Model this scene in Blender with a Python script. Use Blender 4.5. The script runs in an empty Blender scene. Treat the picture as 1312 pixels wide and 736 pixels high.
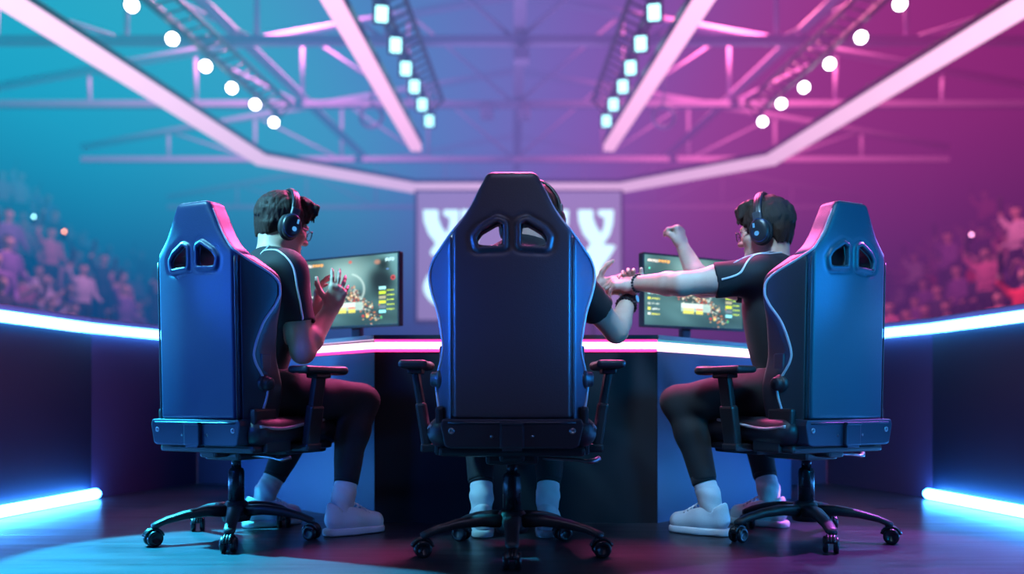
import bpy, bmesh, math, random
import numpy as np
from mathutils import Vector, Matrix
from mathutils.bvhtree import BVHTree

random.seed(7)
RNG = np.random.RandomState(11)
PI = math.pi
COL = bpy.context.scene.collection

# ------------------------------------------------------------------ helpers
def V(*a):
    return np.array(a, dtype=float)

def nrm(v):
    v = np.asarray(v, float)
    return v / max(np.linalg.norm(v), 1e-9)

def s2l(r, g, b):
    out = []
    for c in (r, g, b):
        c = c / 255.0
        out.append(c / 12.92 if c <= 0.04045 else ((c + 0.055) / 1.055) ** 2.4)
    return tuple(out)

def tag(o, label=None, cat=None, group=None, kind=None):
    if label: o['label'] = label
    if cat: o['category'] = cat
    if group: o['group'] = group
    if kind: o['kind'] = kind
    return o

def empty(name, loc=(0, 0, 0), rz=0.0):
    o = bpy.data.objects.new(name, None)
    COL.objects.link(o)
    o.location = loc
    o.rotation_euler = (0, 0, rz)
    o.empty_display_size = 0.1
    return o

def link_mesh(name, me, mats, parent=None):
    o = bpy.data.objects.new(name, me)
    COL.objects.link(o)
    if not isinstance(mats, (list, tuple)):
        mats = [mats]
    for m in mats:
        me.materials.append(m)
    if parent is not None:
        o.parent = parent
    return o

def copy_tree(o, parent=None):
    c = o.copy()
    COL.objects.link(c)
    if parent is not None:
        c.parent = parent
    for ch in list(o.children):
        copy_tree(ch, c)
    return c

# ------------------------------------------------------------------ materials
def new_mat(name):
    m = bpy.data.materials.new(name)
    m.use_nodes = True
    nt = m.node_tree
    nt.nodes.clear()
    return m, nt

def pmat(name, col, rough=0.5, metal=0.0, var=0.12, vscale=6.0, bump=0.0, bscale=120.0,
         spec=0.5, sheen=0.0, sss=0.0, coat=0.0, stretch=None, bdetail=4.0, rvar=0.08):
    m, nt = new_mat(name)
    N, L = nt.nodes, nt.links
    out = N.new('ShaderNodeOutputMaterial')
    b = N.new('ShaderNodeBsdfPrincipled')
    L.new(b.outputs[0], out.inputs[0])
    tc = N.new('ShaderNodeTexCoord')
    vec = tc.outputs['Object']
    if stretch:
        mp = N.new('ShaderNodeMapping')
        mp.inputs['Scale'].default_value = stretch
        L.new(vec, mp.inputs[0]); vec = mp.outputs[0]
    nz = N.new('ShaderNodeTexNoise')
    nz.inputs['Scale'].default_value = vscale
    nz.inputs['Detail'].default_value = 4
    L.new(vec, nz.inputs['Vector'])
    mx = N.new('ShaderNodeMix'); mx.data_type = 'RGBA'
    mx.inputs['A'].default_value = (*[c * (1 - var) for c in col], 1)
    mx.inputs['B'].default_value = (*[min(1, c * (1 + var)) for c in col], 1)
    L.new(nz.outputs['Fac'], mx.inputs['Factor'])
    L.new(mx.outputs['Result'], b.inputs['Base Color'])
    mr = N.new('ShaderNodeMapRange')
    mr.inputs['To Min'].default_value = max(0.02, rough - rvar)
    mr.inputs['To Max'].default_value = min(1, rough + rvar)
    L.new(nz.outputs['Fac'], mr.inputs['Value'])
    L.new(mr.outputs[0], b.inputs['Roughness'])
    b.inputs['Metallic'].default_value = metal
    b.inputs['Specular IOR Level'].default_value = spec
    if sheen:
        b.inputs['Sheen Weight'].default_value = sheen
    if coat:
        b.inputs['Coat Weight'].default_value = coat
        b.inputs['Coat Roughness'].default_value = 0.15
    if sss:
        b.inputs['Subsurface Weight'].default_value = sss
        b.inputs['Subsurface Radius'].default_value = (0.012, 0.005, 0.003)
        b.inputs['Subsurface Scale'].default_value = 0.6
    if bump:
        n2 = N.new('ShaderNodeTexNoise')
        n2.inputs['Scale'].default_value = bscale
        n2.inputs['Detail'].default_value = bdetail
        L.new(vec, n2.inputs['Vector'])
        bp = N.new('ShaderNodeBump')
        bp.inputs['Strength'].default_value = bump
        bp.inputs['Distance'].default_value = 0.004
        L.new(n2.outputs['Fac'], bp.inputs['Height'])
        L.new(bp.outputs[0], b.inputs['Normal'])
    return m

def emat(name, col, strength):
    m, nt = new_mat(name)
    N, L = nt.nodes, nt.links
    out = N.new('ShaderNodeOutputMaterial')
    e = N.new('ShaderNodeEmission')
    e.inputs['Strength'].default_value = strength
    tc = N.new('ShaderNodeTexCoord')
    nz = N.new('ShaderNodeTexNoise'); nz.inputs['Scale'].default_value = 3.0
    L.new(tc.outputs['Object'], nz.inputs['Vector'])
    mx = N.new('ShaderNodeMix'); mx.data_type = 'RGBA'
    mx.inputs['A'].default_value = (*[c * 0.94 for c in col], 1)
    mx.inputs['B'].default_value = (*col, 1)
    L.new(nz.outputs['Fac'], mx.inputs['Factor'])
    L.new(mx.outputs['Result'], e.inputs['Color'])
    L.new(e.outputs[0], out.inputs[0])
    return m

# ------------------------------------------------------------------ hard-surface builder
class MB:
    """collects polygons into one mesh"""
    def __init__(s):
        s.v = []; s.f = []; s.mi = []; s.sm = []
    def _add(s, vs, fs, mi=0, smooth=False):
        o = len(s.v)
        s.v += [tuple(map(float, p)) for p in vs]
        for f in fs:
            s.f.append([i + o for i in f]); s.mi.append(mi); s.sm.append(smooth)
    def bm(s, bm, M=None, mi=0, smooth=False):
        bm.verts.ensure_lookup_table()
        vs = [(M @ v.co if M is not None else v.co) for v in bm.verts]
        s._add(vs, [[v.index for v in f.verts] for f in bm.faces], mi, smooth)
        bm.free()
    def box(s, c, size, bevel=0.0, R=None, mi=0, seg=2, smooth=False):
        bm = bmesh.new()
        bmesh.ops.create_cube(bm, size=1.0)
        for v in bm.verts:
            v.co = Vector((v.co.x * size[0], v.co.y * size[1], v.co.z * size[2]))
        if bevel > 0:
            bmesh.ops.bevel(bm, geom=list(bm.edges), offset=bevel, segments=seg, profile=0.6, affect='EDGES')
            bm.verts.index_update()
        M = Matrix.Translation(Vector(c))
        if R is not None:
            M = M @ R.to_4x4()
        s.bm(bm, M, mi, smooth)
        return s
    def tube(s, pts, r, n=10, closed=False, cap=True, mi=0, flat=None):
        pts = [Vector(p) for p in pts]
        m = len(pts)
        rs = r if isinstance(r, (list, tuple)) else [r] * m
        base = len(s.v)
        T = []
        for i in range(m):
            if closed:
                t = pts[(i + 1) % m] - pts[i - 1]
            else:
                t = pts[min(i + 1, m - 1)] - pts[max(i - 1, 0)]
            T.append(t.normalized() if t.length > 1e-9 else Vector((0, 0, 1)))
        up = Vector((0, 0, 1)) if abs(T[0].z) < 0.9 else Vector((1, 0, 0))
        A = (up - T[0] * up.dot(T[0])).normalized()
        vs = []
        for i in range(m):
            A = (A - T[i] * A.dot(T[i]))
            A = A.normalized() if A.length > 1e-6 else T[i].orthogonal().normalized()
            B = T[i].cross(A)
            for k in range(n):
                a = 2 * PI * k / n
                vs.append(pts[i] + (A * math.cos(a) + B * math.sin(a)) * rs[i])
        fs = []
        mm = m if closed else m - 1
        for i in range(mm):
            for k in range(n):
                a = i * n + k; b = i * n + (k + 1) % n
                c = ((i + 1) % m) * n + (k + 1) % n; d = ((i + 1) % m) * n + k
                fs.append([a, b, c, d])
        if cap and not closed:
            fs.append(list(range(n - 1, -1, -1)))
            fs.append([(m - 1) * n + k for k in range(n)])
        s._add(vs, fs, mi, True)
        return s
    def lathe(s, prof, n=24, M=None, mi=0, smooth=True):
        vs = []; fs = []
        for (r, z) in prof:
            for k in range(n):
                a = 2 * PI * k / n
                p = Vector((r * math.cos(a), r * math.sin(a), z))
                vs.append(M @ p if M is not None else p)
        for i in range(len(prof) - 1):
            for k in range(n):
                fs.append([i * n + k, i * n + (k + 1) % n, (i + 1) * n + (k + 1) % n, (i + 1) * n + k])
        fs.append(list(range(n - 1, -1, -1)))
        fs.append([(len(prof) - 1) * n + k for k in range(n)])
        s._add(vs, fs, mi, smooth)
        return s
    def prism(s, poly, h, M=None, mi=0, smooth=False):
        """poly in local xy, extruded 0..h in z, placed by M"""
        n = len(poly)
        vs = [Vector((p[0], p[1], 0)) for p in poly] + [Vector((p[0], p[1], h)) for p in poly]
        if M is not None:
            vs = [M @ v for v in vs]
        fs = [list(range(n - 1, -1, -1)), list(range(n, 2 * n))]
        for i in range(n):
            j = (i + 1) % n
            fs.append([i, j, n + j, n + i])
        s._add(vs, fs, mi, smooth)
        return s
    def build(s, name, mats, parent=None, auto=None):
        me = bpy.data.meshes.new(name)
        me.from_pydata(s.v, [], s.f)
        me.polygons.foreach_set('material_index', s.mi)
        me.polygons.foreach_set('use_smooth', s.sm)
        me.update()
        o = link_mesh(name, me, mats, parent)
        if auto is not None:
            try:
                me.shade_smooth = None
            except Exception:
                pass
        return o

def frame(x, y, z, o=(0, 0, 0)):
    M = Matrix.Identity(4)
    for i in range(3):
        M[i][0] = x[i]; M[i][1] = y[i]; M[i][2] = z[i]; M[i][3] = o[i]
    return M

def catmull(pts, n=8, closed=False):
    P = [np.array(p, float) for p in pts]
    out = []
    m = len(P)
    rng = range(m if closed else m - 1)
    for i in rng:
        if closed:
            p0, p1, p2, p3 = P[i - 1], P[i], P[(i + 1) % m], P[(i + 2) % m]
        else:
            p0 = P[max(i - 1, 0)]; p1 = P[i]; p2 = P[i + 1]; p3 = P[min(i + 2, m - 1)]
        for k in range(n):
            t = k / n
            out.append(0.5 * ((2 * p1) + (-p0 + p2) * t + (2 * p0 - 5 * p1 + 4 * p2 - p3) * t * t
                              + (-p0 + 3 * p1 - 3 * p2 + p3) * t ** 3))
    if not closed:
        out.append(P[-1])
    return out

# ------------------------------------------------------------------ implicit surfaces
def smin(a, b, k):
    h = np.maximum(k - np.abs(a - b), 0.0) / k
    return np.minimum(a, b) - h * h * k * 0.25

def smax(a, b, k):
    return -smin(-a, -b, k)

def f_cone(a, b, ra, rb):
    a = np.asarray(a, float); b = np.asarray(b, float)
    ba = b - a; L2 = max(float(ba @ ba), 1e-12)
    def fn(P):
        q = P - a
        h = np.clip((q @ ba) / L2, 0, 1)
        d = q - h[:, None] * ba
        return np.sqrt((d * d).sum(1)) - (ra + (rb - ra) * h)
    return fn

def f_ell(c, rad, R=None):
    c = np.asarray(c, float); rad = np.asarray(rad, float)
    def fn(P):
        q = P - c
        if R is not None:
            q = q @ R
        q1 = q / rad
        k0 = np.sqrt((q1 * q1).sum(1))
        q2 = q / (rad * rad)
        k1 = np.sqrt((q2 * q2).sum(1)) + 1e-9
        return k0 * (k0 - 1.0) / k1
    return fn

def f_box(c, half, r, R=None):
    c = np.asarray(c, float); half = np.asarray(half, float) - r
    def fn(P):
        q = P - c
        if R is not None:
            q = q @ R
        q = np.abs(q) - half
        return np.sqrt((np.maximum(q, 0) ** 2).sum(1)) + np.minimum(q.max(1), 0) - r
    return fn

class SDF:
    def __init__(s):
        s.ops = []
    def cone(s, a, b, ra, rb=None, k=0.02, mode=0, clip=None):
        rb = ra if rb is None else rb
        fn = f_cone(a, b, ra, rb)
        if clip is not None:
            f0 = fn; cp, cn = np.asarray(clip[0], float), nrm(clip[1])
            fn = lambda P: np.maximum(f0(P), (P - cp) @ cn)
        s.ops.append((mode, fn, np.asarray(a, float), np.asarray(b, float), max(ra, rb), k)); return s
    def ell(s, c, rad, R=None, k=0.02, mode=0):
        s.ops.append((mode, f_ell(c, rad, R), np.asarray(c, float), np.asarray(c, float), max(rad), k)); return s
    def box(s, c, half, r, R=None, k=0.02, mode=0):
        s.ops.append((mode, f_box(c, half, r, R), np.asarray(c, float), np.asarray(c, float),
                      float(np.linalg.norm(half)), k)); return s
    def fn(s, f, c, rad, k=0.02, mode=0):
        c = np.asarray(c, float); s.ops.append((mode, f, c, c, rad, k)); return s
    def cut(s, p, n, k=0.004):
        """remove everything on the side n points to"""
        p = np.asarray(p, float); n = nrm(n)
        s.ops.append((2, lambda P: (P - p) @ n, None, None, 0, k)); return s
    def warp(s, f):
        s.ops.append((3, f, None, None, 0, 0)); return s
    def mesh(s, h=0.005, lo=None, hi=None):
        U = [o for o in s.ops if o[0] == 0]
        if lo is None:
            lo = np.min([np.minimum(o[2], o[3]) - o[4] for o in U], axis=0) - 0.02
        if hi is None:
            hi = np.max([np.maximum(o[2], o[3]) + o[4] for o in U], axis=0) + 0.02
        lo = np.asarray(lo, float); hi = np.asarray(hi, float)
        B = 16
        nb = np.ceil((hi - lo) / (h * B)).astype(int)
        n = nb * B
        F = np.full(n, 1.0, np.float32)
        near = [o for o in s.ops if o[0] in (0, 1)]
        A = np.array([o[2] for o in near]); Bv = np.array([o[3] for o in near])
        Rm = np.array([o[4] for o in near]); K = np.array([o[5] for o in near]); isu = np.array([o[0] == 0 for o in near])
        BA = Bv - A; L2 = np.maximum((BA * BA).sum(1), 1e-12)
        rr = 0.5 * B * h * math.sqrt(3)
        ax = np.arange(B)
        g = np.stack(np.meshgrid(ax, ax, ax, indexing='ij'), -1).reshape(-1, 3) * h
        idx = {id(o): i for i, o in enumerate(near)}
        for bi in range(nb[0]):
            for bj in range(nb[1]):
                for bk in range(nb[2]):
                    o0 = lo + np.array([bi, bj, bk]) * (B * h)
                    c = o0 + 0.5 * B * h
                    t = np.clip(((c - A) * BA).sum(1) / L2, 0, 1)
                    dist = np.sqrt(((c - A - t[:, None] * BA) ** 2).sum(1)) - Rm
                    keep = dist < rr + K + 0.012
                    if not (keep & isu).any():
                        continue
                    P = o0 + g
                    d = np.full(len(P), 0.3)
                    first = True
                    for op in s.ops:
                        m = op[0]
                        if m == 0:
                            if keep[idx[id(op)]]:
                                e = op[1](P)
                                d = e if first else smin(d, e, op[5])
                                first = False
                        elif m == 1:
                            if keep[idx[id(op)]]:
                                d = smax(d, -op[1](P), op[5])
                        elif m == 2:
                            d = smax(d, op[1](P), op[5])
                        else:
                            d = d + op[1](P)
                    F[bi * B:bi * B + B, bj * B:bj * B + B, bk * B:bk * B + B] = d.reshape(B, B, B)
        return surface_nets(F, lo, h)

def surface_nets(F, lo, h):
    F[0] = 1; F[-1] = 1; F[:, 0] = 1; F[:, -1] = 1; F[:, :, 0] = 1; F[:, :, -1] = 1
    S = F < 0
    nx, ny, nz = S.shape
    cnt = np.zeros((nx - 1, ny - 1, nz - 1), np.uint8)
    for i in (0, 1):
        for j in (0, 1):
            for k in (0, 1):
                cnt += S[i:nx - 1 + i, j:ny - 1 + j, k:nz - 1 + k]
    act = np.argwhere((cnt > 0) & (cnt < 8))
    ids = np.full(cnt.shape, -1, np.int32)
    ids[act[:, 0], act[:, 1], act[:, 2]] = np.arange(len(act))
    acc = np.zeros((len(act), 3)); num = np.zeros(len(act))
    corners = [(i, j, k) for i in (0, 1) for j in (0, 1) for k in (0, 1)]
    val = {c: F[act[:, 0] + c[0], act[:, 1] + c[1], act[:, 2] + c[2]].astype(float) for c in corners}
    for c in corners:
        for axis in range(3):
            if c[axis] == 0:
                e = list(c); e[axis] = 1; e = tuple(e)
                a, b = val[c], val[e]
                m = (a < 0) != (b < 0)
                t = np.where(m, a / np.where(np.abs(a - b) < 1e-12, 1e-12, a - b), 0)
                p = np.tile(np.array(c, float), (len(act), 1)); p[:, axis] += t
                acc[m] += p[m]; num[m] += 1
    Vt = lo + (act + acc / np.maximum(num, 1)[:, None]) * h
    Q = []
    for axis in range(3):
        sl0 = [slice(None)] * 3; sl1 = [slice(None)] * 3
        sl0[axis] = slice(0, -1); sl1[axis] = slice(1, None)
        a = S[tuple(sl0)]; b = S[tuple(sl1)]
        e = np.argwhere(a != b)
        flip = a[e[:, 0], e[:, 1], e[:, 2]]
        u, w = (axis + 1) % 3, (axis + 2) % 3
        ok = (e[:, u] > 0) & (e[:, w] > 0)
        e = e[ok]; flip = flip[ok]
        du = np.zeros(3, int); du[u] = 1
        dw = np.zeros(3, int); dw[w] = 1
        def gi(q):
            return ids[q[:, 0], q[:, 1], q[:, 2]]
        q0 = gi(e - du - dw); q1 = gi(e - dw); q2 = gi(e); q3 = gi(e - du)
        quad = np.stack([q0, q1, q2, q3], 1)
        quad[~flip] = quad[~flip][:, ::-1]
        Q.append(quad)
    return Vt, np.concatenate(Q, 0)

def sdf_obj(name, VF, mat, parent=None, base=None, relax=1):
    Vt, Q = VF
    Vt = np.array(Vt)
    for _ in range(relax):
        acc = np.zeros_like(Vt); n = np.zeros(len(Vt))
        for a, b in ((0, 1), (1, 2), (2, 3), (3, 0)):
            np.add.at(acc, Q[:, a], Vt[Q[:, b]]); np.add.at(n, Q[:, a], 1)
            np.add.at(acc, Q[:, b], Vt[Q[:, a]]); np.add.at(n, Q[:, b], 1)
        Vt = 0.5 * Vt + 0.5 * acc / np.maximum(n, 1)[:, None]
    if base is not None:
        Vt = Vt - np.asarray(base, float)
    me = bpy.data.meshes.new(name)
    me.vertices.add(len(Vt)); me.vertices.foreach_set('co', Vt.astype(np.float32).ravel())
    me.loops.add(len(Q) * 4); me.loops.foreach_set('vertex_index', Q.astype(np.int32).ravel())
    me.polygons.add(len(Q)); me.polygons.foreach_set('loop_start', np.arange(0, len(Q) * 4, 4, dtype=np.int32))
    me.update(calc_edges=True)
    me.polygons.foreach_set('use_smooth', np.ones(len(Q), bool))
    me.validate()
    o = link_mesh(name, me, mat, parent)
    return o

def wrinkle(P, f=38.0, seed=0.0):
    x, y, z = P[:, 0], P[:, 1], P[:, 2]
    a = np.sin(f * (0.8 * x + 0.5 * z + 0.3 * y) + 2.2 * np.sin(f * 0.31 * (z - 0.7 * x) + seed) + seed)
    b = np.sin(f * (0.9 * y - 0.45 * z + 0.2 * x) * 0.8 + 1.8 * np.sin(f * 0.27 * (x + y) + 1.3 * seed))
    return a * b
# ------------------------------------------------------------------ gaming chair
TILT = math.radians(1.5)
OUT_V = [-0.04, 0.0, 0.06, 0.148, 0.20, 0.255, 0.30, 0.393, 0.463, 0.518, 0.566, 0.62, 0.67, 0.72, 0.772, 0.805, 0.822, 0.831]
OUT_W = [0.214, 0.220, 0.233, 0.246, 0.238, 0.224, 0.223, 0.240, 0.263, 0.272, 0.259, 0.212, 0.166, 0.131, 0.105, 0.088, 0.079, 0.064]
_cv = catmull(list(zip(OUT_V, OUT_W)), 10)
CV = np.array([p[0] for p in _cv]); CW = np.array([p[1] for p in _cv])
CG = np.gradient(CW, CV + np.arange(len(CV)) * 1e-9)
SEAM = 0.187
def back_pt(x, v, w):
    """back coordinates (across, up the back, forward) to chair coordinates"""
    c, s = math.cos(TILT), math.sin(TILT)
    return Vector((x, -0.20 - s * v + c * w, 0.410 + c * v + s * w))
BACK_M = Matrix(((1, 0, 0, 0), (0, -math.sin(TILT), math.cos(TILT), -0.20),
                 (0, math.cos(TILT), math.sin(TILT), 0.410), (0, 0, 0, 1)))
def sstep(a, b, x):
    t = np.clip((x - a) / (b - a), 0, 1)
    return t * t * (3 - 2 * t)
def rear_depth(ax, v):
    return 0.115 * np.clip((ax - (SEAM - 0.012)) / 0.075, 0, 1.2) ** 1.2
def front_depth(ax, v):
    hump = sstep(0.09, 0.20, ax) * (1 - sstep(0.56, 0.68, v))
    return 0.088 + 0.085 * hump + 0.02 * np.cos(np.clip((v - 0.2) * 6, -PI / 2, PI / 2))
def poly2d(Px, Pv, poly):
    n = len(poly)
    d = np.full(len(Px), 1e9); s = np.ones(len(Px))
    for i in range(n):
        ax_, ay = poly[i]; bx, by = poly[i - 1]
        ex, ey = bx - ax_, by - ay
        wx, wy = Px - ax_, Pv - ay
        t = np.clip((wx * ex + wy * ey) / (ex * ex + ey * ey), 0, 1)
        d = np.minimum(d, (wx - ex * t) ** 2 + (wy - ey * t) ** 2)
        c1 = Pv >= ay; c2 = Pv < by; c3 = ex * wy > ey * wx
        f = (c1 & c2 & c3) | (~c1 & ~c2 & ~c3)
        s = np.where(f, -s, s)
    return s * np.sqrt(d)
HOLE = [(0.100, 0.599), (0.1043, 0.622), (0.089, 0.643), (0.044, 0.670), (0.0305, 0.664), (0.0305, 0.603)]
def back_fn(part, sgn=1):
    def fn(P):
        x, v, w = P[:, 0], P[:, 1], P[:, 2]
        ax = np.abs(x)
        W = np.interp(v, CV, CW); G = np.interp(v, CV, CG)
        e = (ax - W) / np.sqrt(1 + np.clip(G, -2.5, 2.5) ** 2)
        e = np.maximum(e, v - 0.831)
        e = smax(e, (-0.02 - v), 0.01)
        rd = rear_depth(ax, v) + 0.010 * (x / 0.18) ** 2 - 0.006
        d = smax(smax(rd - w, w - front_depth(ax, v), 0.02), e, 0.022)
        if part == 'panel':
            d = smax(d, ax - SEAM + 0.0015, 0.012)
            d = smax(d, 0.050 - v, 0.012)
            h = poly2d(ax, v, HOLE)
            rim = np.sqrt((h - 0.009) ** 2 + (w - rd - 0.002) ** 2) - 0.010
            d = smin(d, rim, 0.010)
            rim2 = np.sqrt((h - 0.009) ** 2 + (w - front_depth(ax, v) + 0.004) ** 2) - 0.010
            d = smin(d, rim2, 0.010)
            d = smax(d, -(h - 0.003), 0.006)
            # shallow pillow crease round the openings
            d = d + 0.0035 * np.exp(-((h - 0.026) / 0.006) ** 2)
        else:
            d = smax(d, SEAM + 0.0015 - ax, 0.010)
            d = np.maximum(d, -sgn * x)
        return d
    return fn

def build_chair_meshes():
    S = SDF(); S.fn(back_fn('panel'), (0, 0.4, 0.06), 0.6)
    panel = S.mesh(0.0048, (-0.22, 0.02, -0.04), (0.22, 0.86, 0.17))
    S = SDF(); S.fn(back_fn('bolster', 1), (0.2, 0.35, 0.06), 0.6)
    bolR = S.mesh(0.0048, (0.15, -0.05, -0.04), (0.29, 0.72, 0.22))
    S = SDF(); S.fn(back_fn('bolster', -1), (-0.2, 0.35, 0.06), 0.6)
    bolL = S.mesh(0.0048, (-0.29, -0.05, -0.04), (-0.15, 0.72, 0.22))
    # seat cushion in chair coordinates
    S = SDF()
    S.box((0, 0.08, 0.405), (0.19, 0.25, 0.045), 0.035, k=0.03)
    for sx in (-1, 1):
        S.cone((sx * 0.215, -0.12, 0.415), (sx * 0.205, 0.27, 0.420), 0.052, 0.050, k=0.03)
    S.cone((-0.19, 0.315, 0.400), (0.19, 0.315, 0.400), 0.050, k=0.05)
    seat = S.mesh(0.006)
    return panel, bolR, bolL, seat

def smooth_flat(mb):
    return mb

def make_chair(Mt, name='gaming_chair', base_rot=0.0, meshes=None):
    root = empty(name)
    panel, bolR, bolL, seat = meshes
    def place_back(o):
        me = o.data
        co = np.empty(len(me.vertices) * 3, np.float32); me.vertices.foreach_get('co', co)
        co = co.reshape(-1, 3); Mx = np.array(BACK_M)
        co = co @ Mx[:3, :3].T + Mx[:3, 3]
        me.vertices.foreach_set('co', co.astype(np.float32).ravel()); me.flip_normals(); me.update()
    rp = sdf_obj('rear_panel', panel, Mt['panel'], root); place_back(rp)
    for nm, m in (('side_bolster', bolR), ('side_bolster', bolL)):
        o = sdf_obj(nm, m, Mt['bolster'], root); place_back(o)
        o['label'] = 'side bolster of the backrest'
    # piping all round the back, bottom left, over the top, to bottom right
    pts = []
    for v, w in zip(CV, CW):
        if v > 0.0: pts.append((w - 0.0055, v))
    left = [(-x, v) for x, v in pts]
    allp = left + pts[::-1]
    mb = MB()
    P3 = [back_pt(x, v - (0.004 if v > 0.8 else 0), float(rear_depth(np.array([abs(x)]), v)[0]) + 0.012) for x, v in allp]
    mb.tube(P3, 0.0048, 8)
    mb.build('piping', Mt['piping'], root)['label'] = 'thin pale piping round the backrest edge'
    # stitched seam cords between panel and bolsters
    for sx in (-1, 1):
        mb = MB()
        mb.tube([back_pt(sx * SEAM, v, 0.006 + 0.010 - 0.006) for v in np.linspace(0.05, 0.625, 20)], 0.0032, 6)
        mb.build('seam_cord', Mt['cord'], root)
    # opening rims already in the panel; plastic liners inside the openings
    for sx in (-1, 1):
        mb = MB()
        loop = [(sx * x, v) for x, v in HOLE]
        pl = catmull([(a, b, 0) for a, b in loop], 5, True)
        mb.tube([back_pt(p[0], p[1], 0.008) for p in pl], 0.0042, 8, closed=True)
        mb.build('opening_liner', Mt['plastic'], root)
    # metal cover plate across the bottom of the back
    RB = BACK_M.to_3x3()
    mb = MB()
    prof = [(-0.212, 0.05), (0.212, 0.05), (0.219, 0.03), (0.205, -0.038), (0.19, -0.044), (-0.19, -0.044), (-0.205, -0.038), (-0.219, 0.03)]
    bm = bmesh.new()
    vs0 = [bm.verts.new((x, v, -0.012)) for x, v in prof]; vs1 = [bm.verts.new((x, v, 0.10)) for x, v in prof]
    bm.faces.new(vs0[::-1]); bm.faces.new(vs1)
    for i in range(len(prof)):
        j = (i + 1) % len(prof); bm.faces.new([vs0[i], vs0[j], vs1[j], vs1[i]])
    bmesh.ops.recalc_face_normals(bm, faces=bm.faces)
    bmesh.ops.bevel(bm, geom=list(bm.edges), offset=0.006, segments=2, profile=0.6, affect='EDGES'); bm.verts.index_update()
    mb.bm(bm, BACK_M)
    # pressed rib along the plate
    mb.tube([back_pt(x, 0.038, -0.012) for x in np.linspace(-0.195, 0.195, 8)], 0.004, 6)
    cp = mb.build('cover_plate', Mt['plate'], root)
    for sx in (-1, 1):
        mb = MB()
        Mx = BACK_M @ Matrix.Translation((sx * 0.185, 0.012, -0.009)) @ Matrix.Rotation(PI, 4, 'X')
        mb.lathe([(0.0, 0.0), (0.010, 0.0), (0.010, 0.004), (0.007, 0.006), (0.005, 0.003), (0.0, 0.003)], 14, Mx)
        mb.build('bolt', Mt['metal'], cp)
        mb = MB()
        Mx = BACK_M @ Matrix.Translation((sx * 0.062, -0.006, -0.009)) @ Matrix.Rotation(PI, 4, 'X')
        mb.lathe([(0.0, 0.0), (0.005, 0.0), (0.005, 0.003), (0.0, 0.004)], 10, Mx)
        mb.build('rivet', Mt['metal'], cp)
    mb = MB()
    mb.box(back_pt(0, -0.002, -0.018), (0.074, 0.082, 0.022), 0.006, RB)
    mb.box(back_pt(0, 0.036, -0.022), (0.074, 0.010, 0.020), 0.003, RB)
    mb.box(back_pt(0, -0.044, -0.010), (0.060, 0.014, 0.035), 0.004, RB)
    mb.build('rear_bracket', Mt['plate'], root)
    # hinge covers and recline knob at both sides
    for sx in (-1, 1):
        mb = MB()
        mb.box(back_pt(sx * 0.226, 0.03, 0.10), (0.026, 0.115, 0.12), 0.010, RB)
        mb.box((sx * 0.235, -0.04, 0.375), (0.022, 0.14, 0.075), 0.010)
        hc = mb.build('hinge_cover', Mt['plastic'], root)
        mb = MB()
        Mx = BACK_M @ Matrix.Translation((sx * 0.228, 0.175, 0.108)) @ Matrix.Rotation(sx * PI / 2, 4, 'Y')
        mb.lathe([(0.0, -0.02), (0.034, -0.02), (0.034, 0.006), (0.029, 0.011), (0.025, 0.012), (0.024, 0.026), (0.019, 0.031), (0.0, 0.031)], 26, Mx)
        mb.build('recline_knob', Mt['plastic'], root)
        mb = MB()
        mb.box(back_pt(sx * 0.222, 0.20, 0.118), (0.016, 0.17, 0.05), 0.006, RB)
        mb.build('side_strap', Mt['cord'], root)
    so = sdf_obj('seat', seat, Mt['seat'], root)
    for sx in (-1, 1):
        mb = MB()
        mb.tube(catmull([(sx * 0.255, -0.15, 0.435), (sx * 0.268, -0.05, 0.425), (sx * 0.264, 0.08, 0.438), (sx * 0.250, 0.22, 0.452)], 6), 0.006, 8)
        mb.build('seat_piping', Mt['piping'], so)
    mb = MB()
    mb.box((0, 0.07, 0.352), (0.46, 0.46, 0.030), 0.012)
    mb.box((0, 0.19, 0.335), (0.38, 0.25, 0.03), 0.012)
    mb.build('seat_pan', Mt['plastic'], root)
    mb = MB()
    mb.box((0, 0.03, 0.326), (0.17, 0.22, 0.045), 0.014)
    mb.box((0, -0.10, 0.338), (0.08, 0.10, 0.04), 0.012)
    mech = mb.build('tilt_mechanism', Mt['plastic'], root)
    mb = MB()
    mb.tube(catmull([(0.10, -0.02, 0.322), (0.20, -0.03, 0.318), (0.255, -0.04, 0.312), (0.285, -0.02, 0.322)], 5), [0.006] * 10 + [0.009] * 6, 8)
    mb.build('tilt_lever', Mt['metal'], root)
    # armrests
    for sx in (-1, 1):
        mb = MB()
        mb.box((sx * 0.262, 0.09, 0.352), (0.09, 0.085, 0.030), 0.008)
        Rm = Matrix.Rotation(sx * math.radians(9), 3, 'Y')
        mb.box((sx * 0.297, 0.09, 0.425), (0.034, 0.075, 0.17), 0.010, Rm)
        mb.box((sx * 0.316, 0.09, 0.548), (0.026, 0.060, 0.17), 0.008, Rm)
        mb.box((sx * 0.326, 0.09, 0.620), (0.05, 0.09, 0.018), 0.006)
        mb.build('armrest_post', Mt['plastic'], root)
        S = SDF()
        S.box((sx * 0.325, 0.09, 0.642), (0.048, 0.125, 0.014), 0.012, k=0.02)
        S.ell((sx * 0.325, 0.20, 0.642), (0.047, 0.03, 0.013), k=0.02)
        sdf_obj('armrest_pad', S.mesh(0.005), Mt['pad'], root)
    # gas lift
    mb = MB()
    mb.lathe([(0.0, 0.08), (0.030, 0.08), (0.030, 0.255), (0.026, 0.268), (0.018, 0.272), (0.018, 0.300), (0.024, 0.302), (0.024, 0.312), (0.0, 0.312)], 24)
    mb.build('gas_lift', Mt['lift'], root)
    mb = MB()
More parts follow.
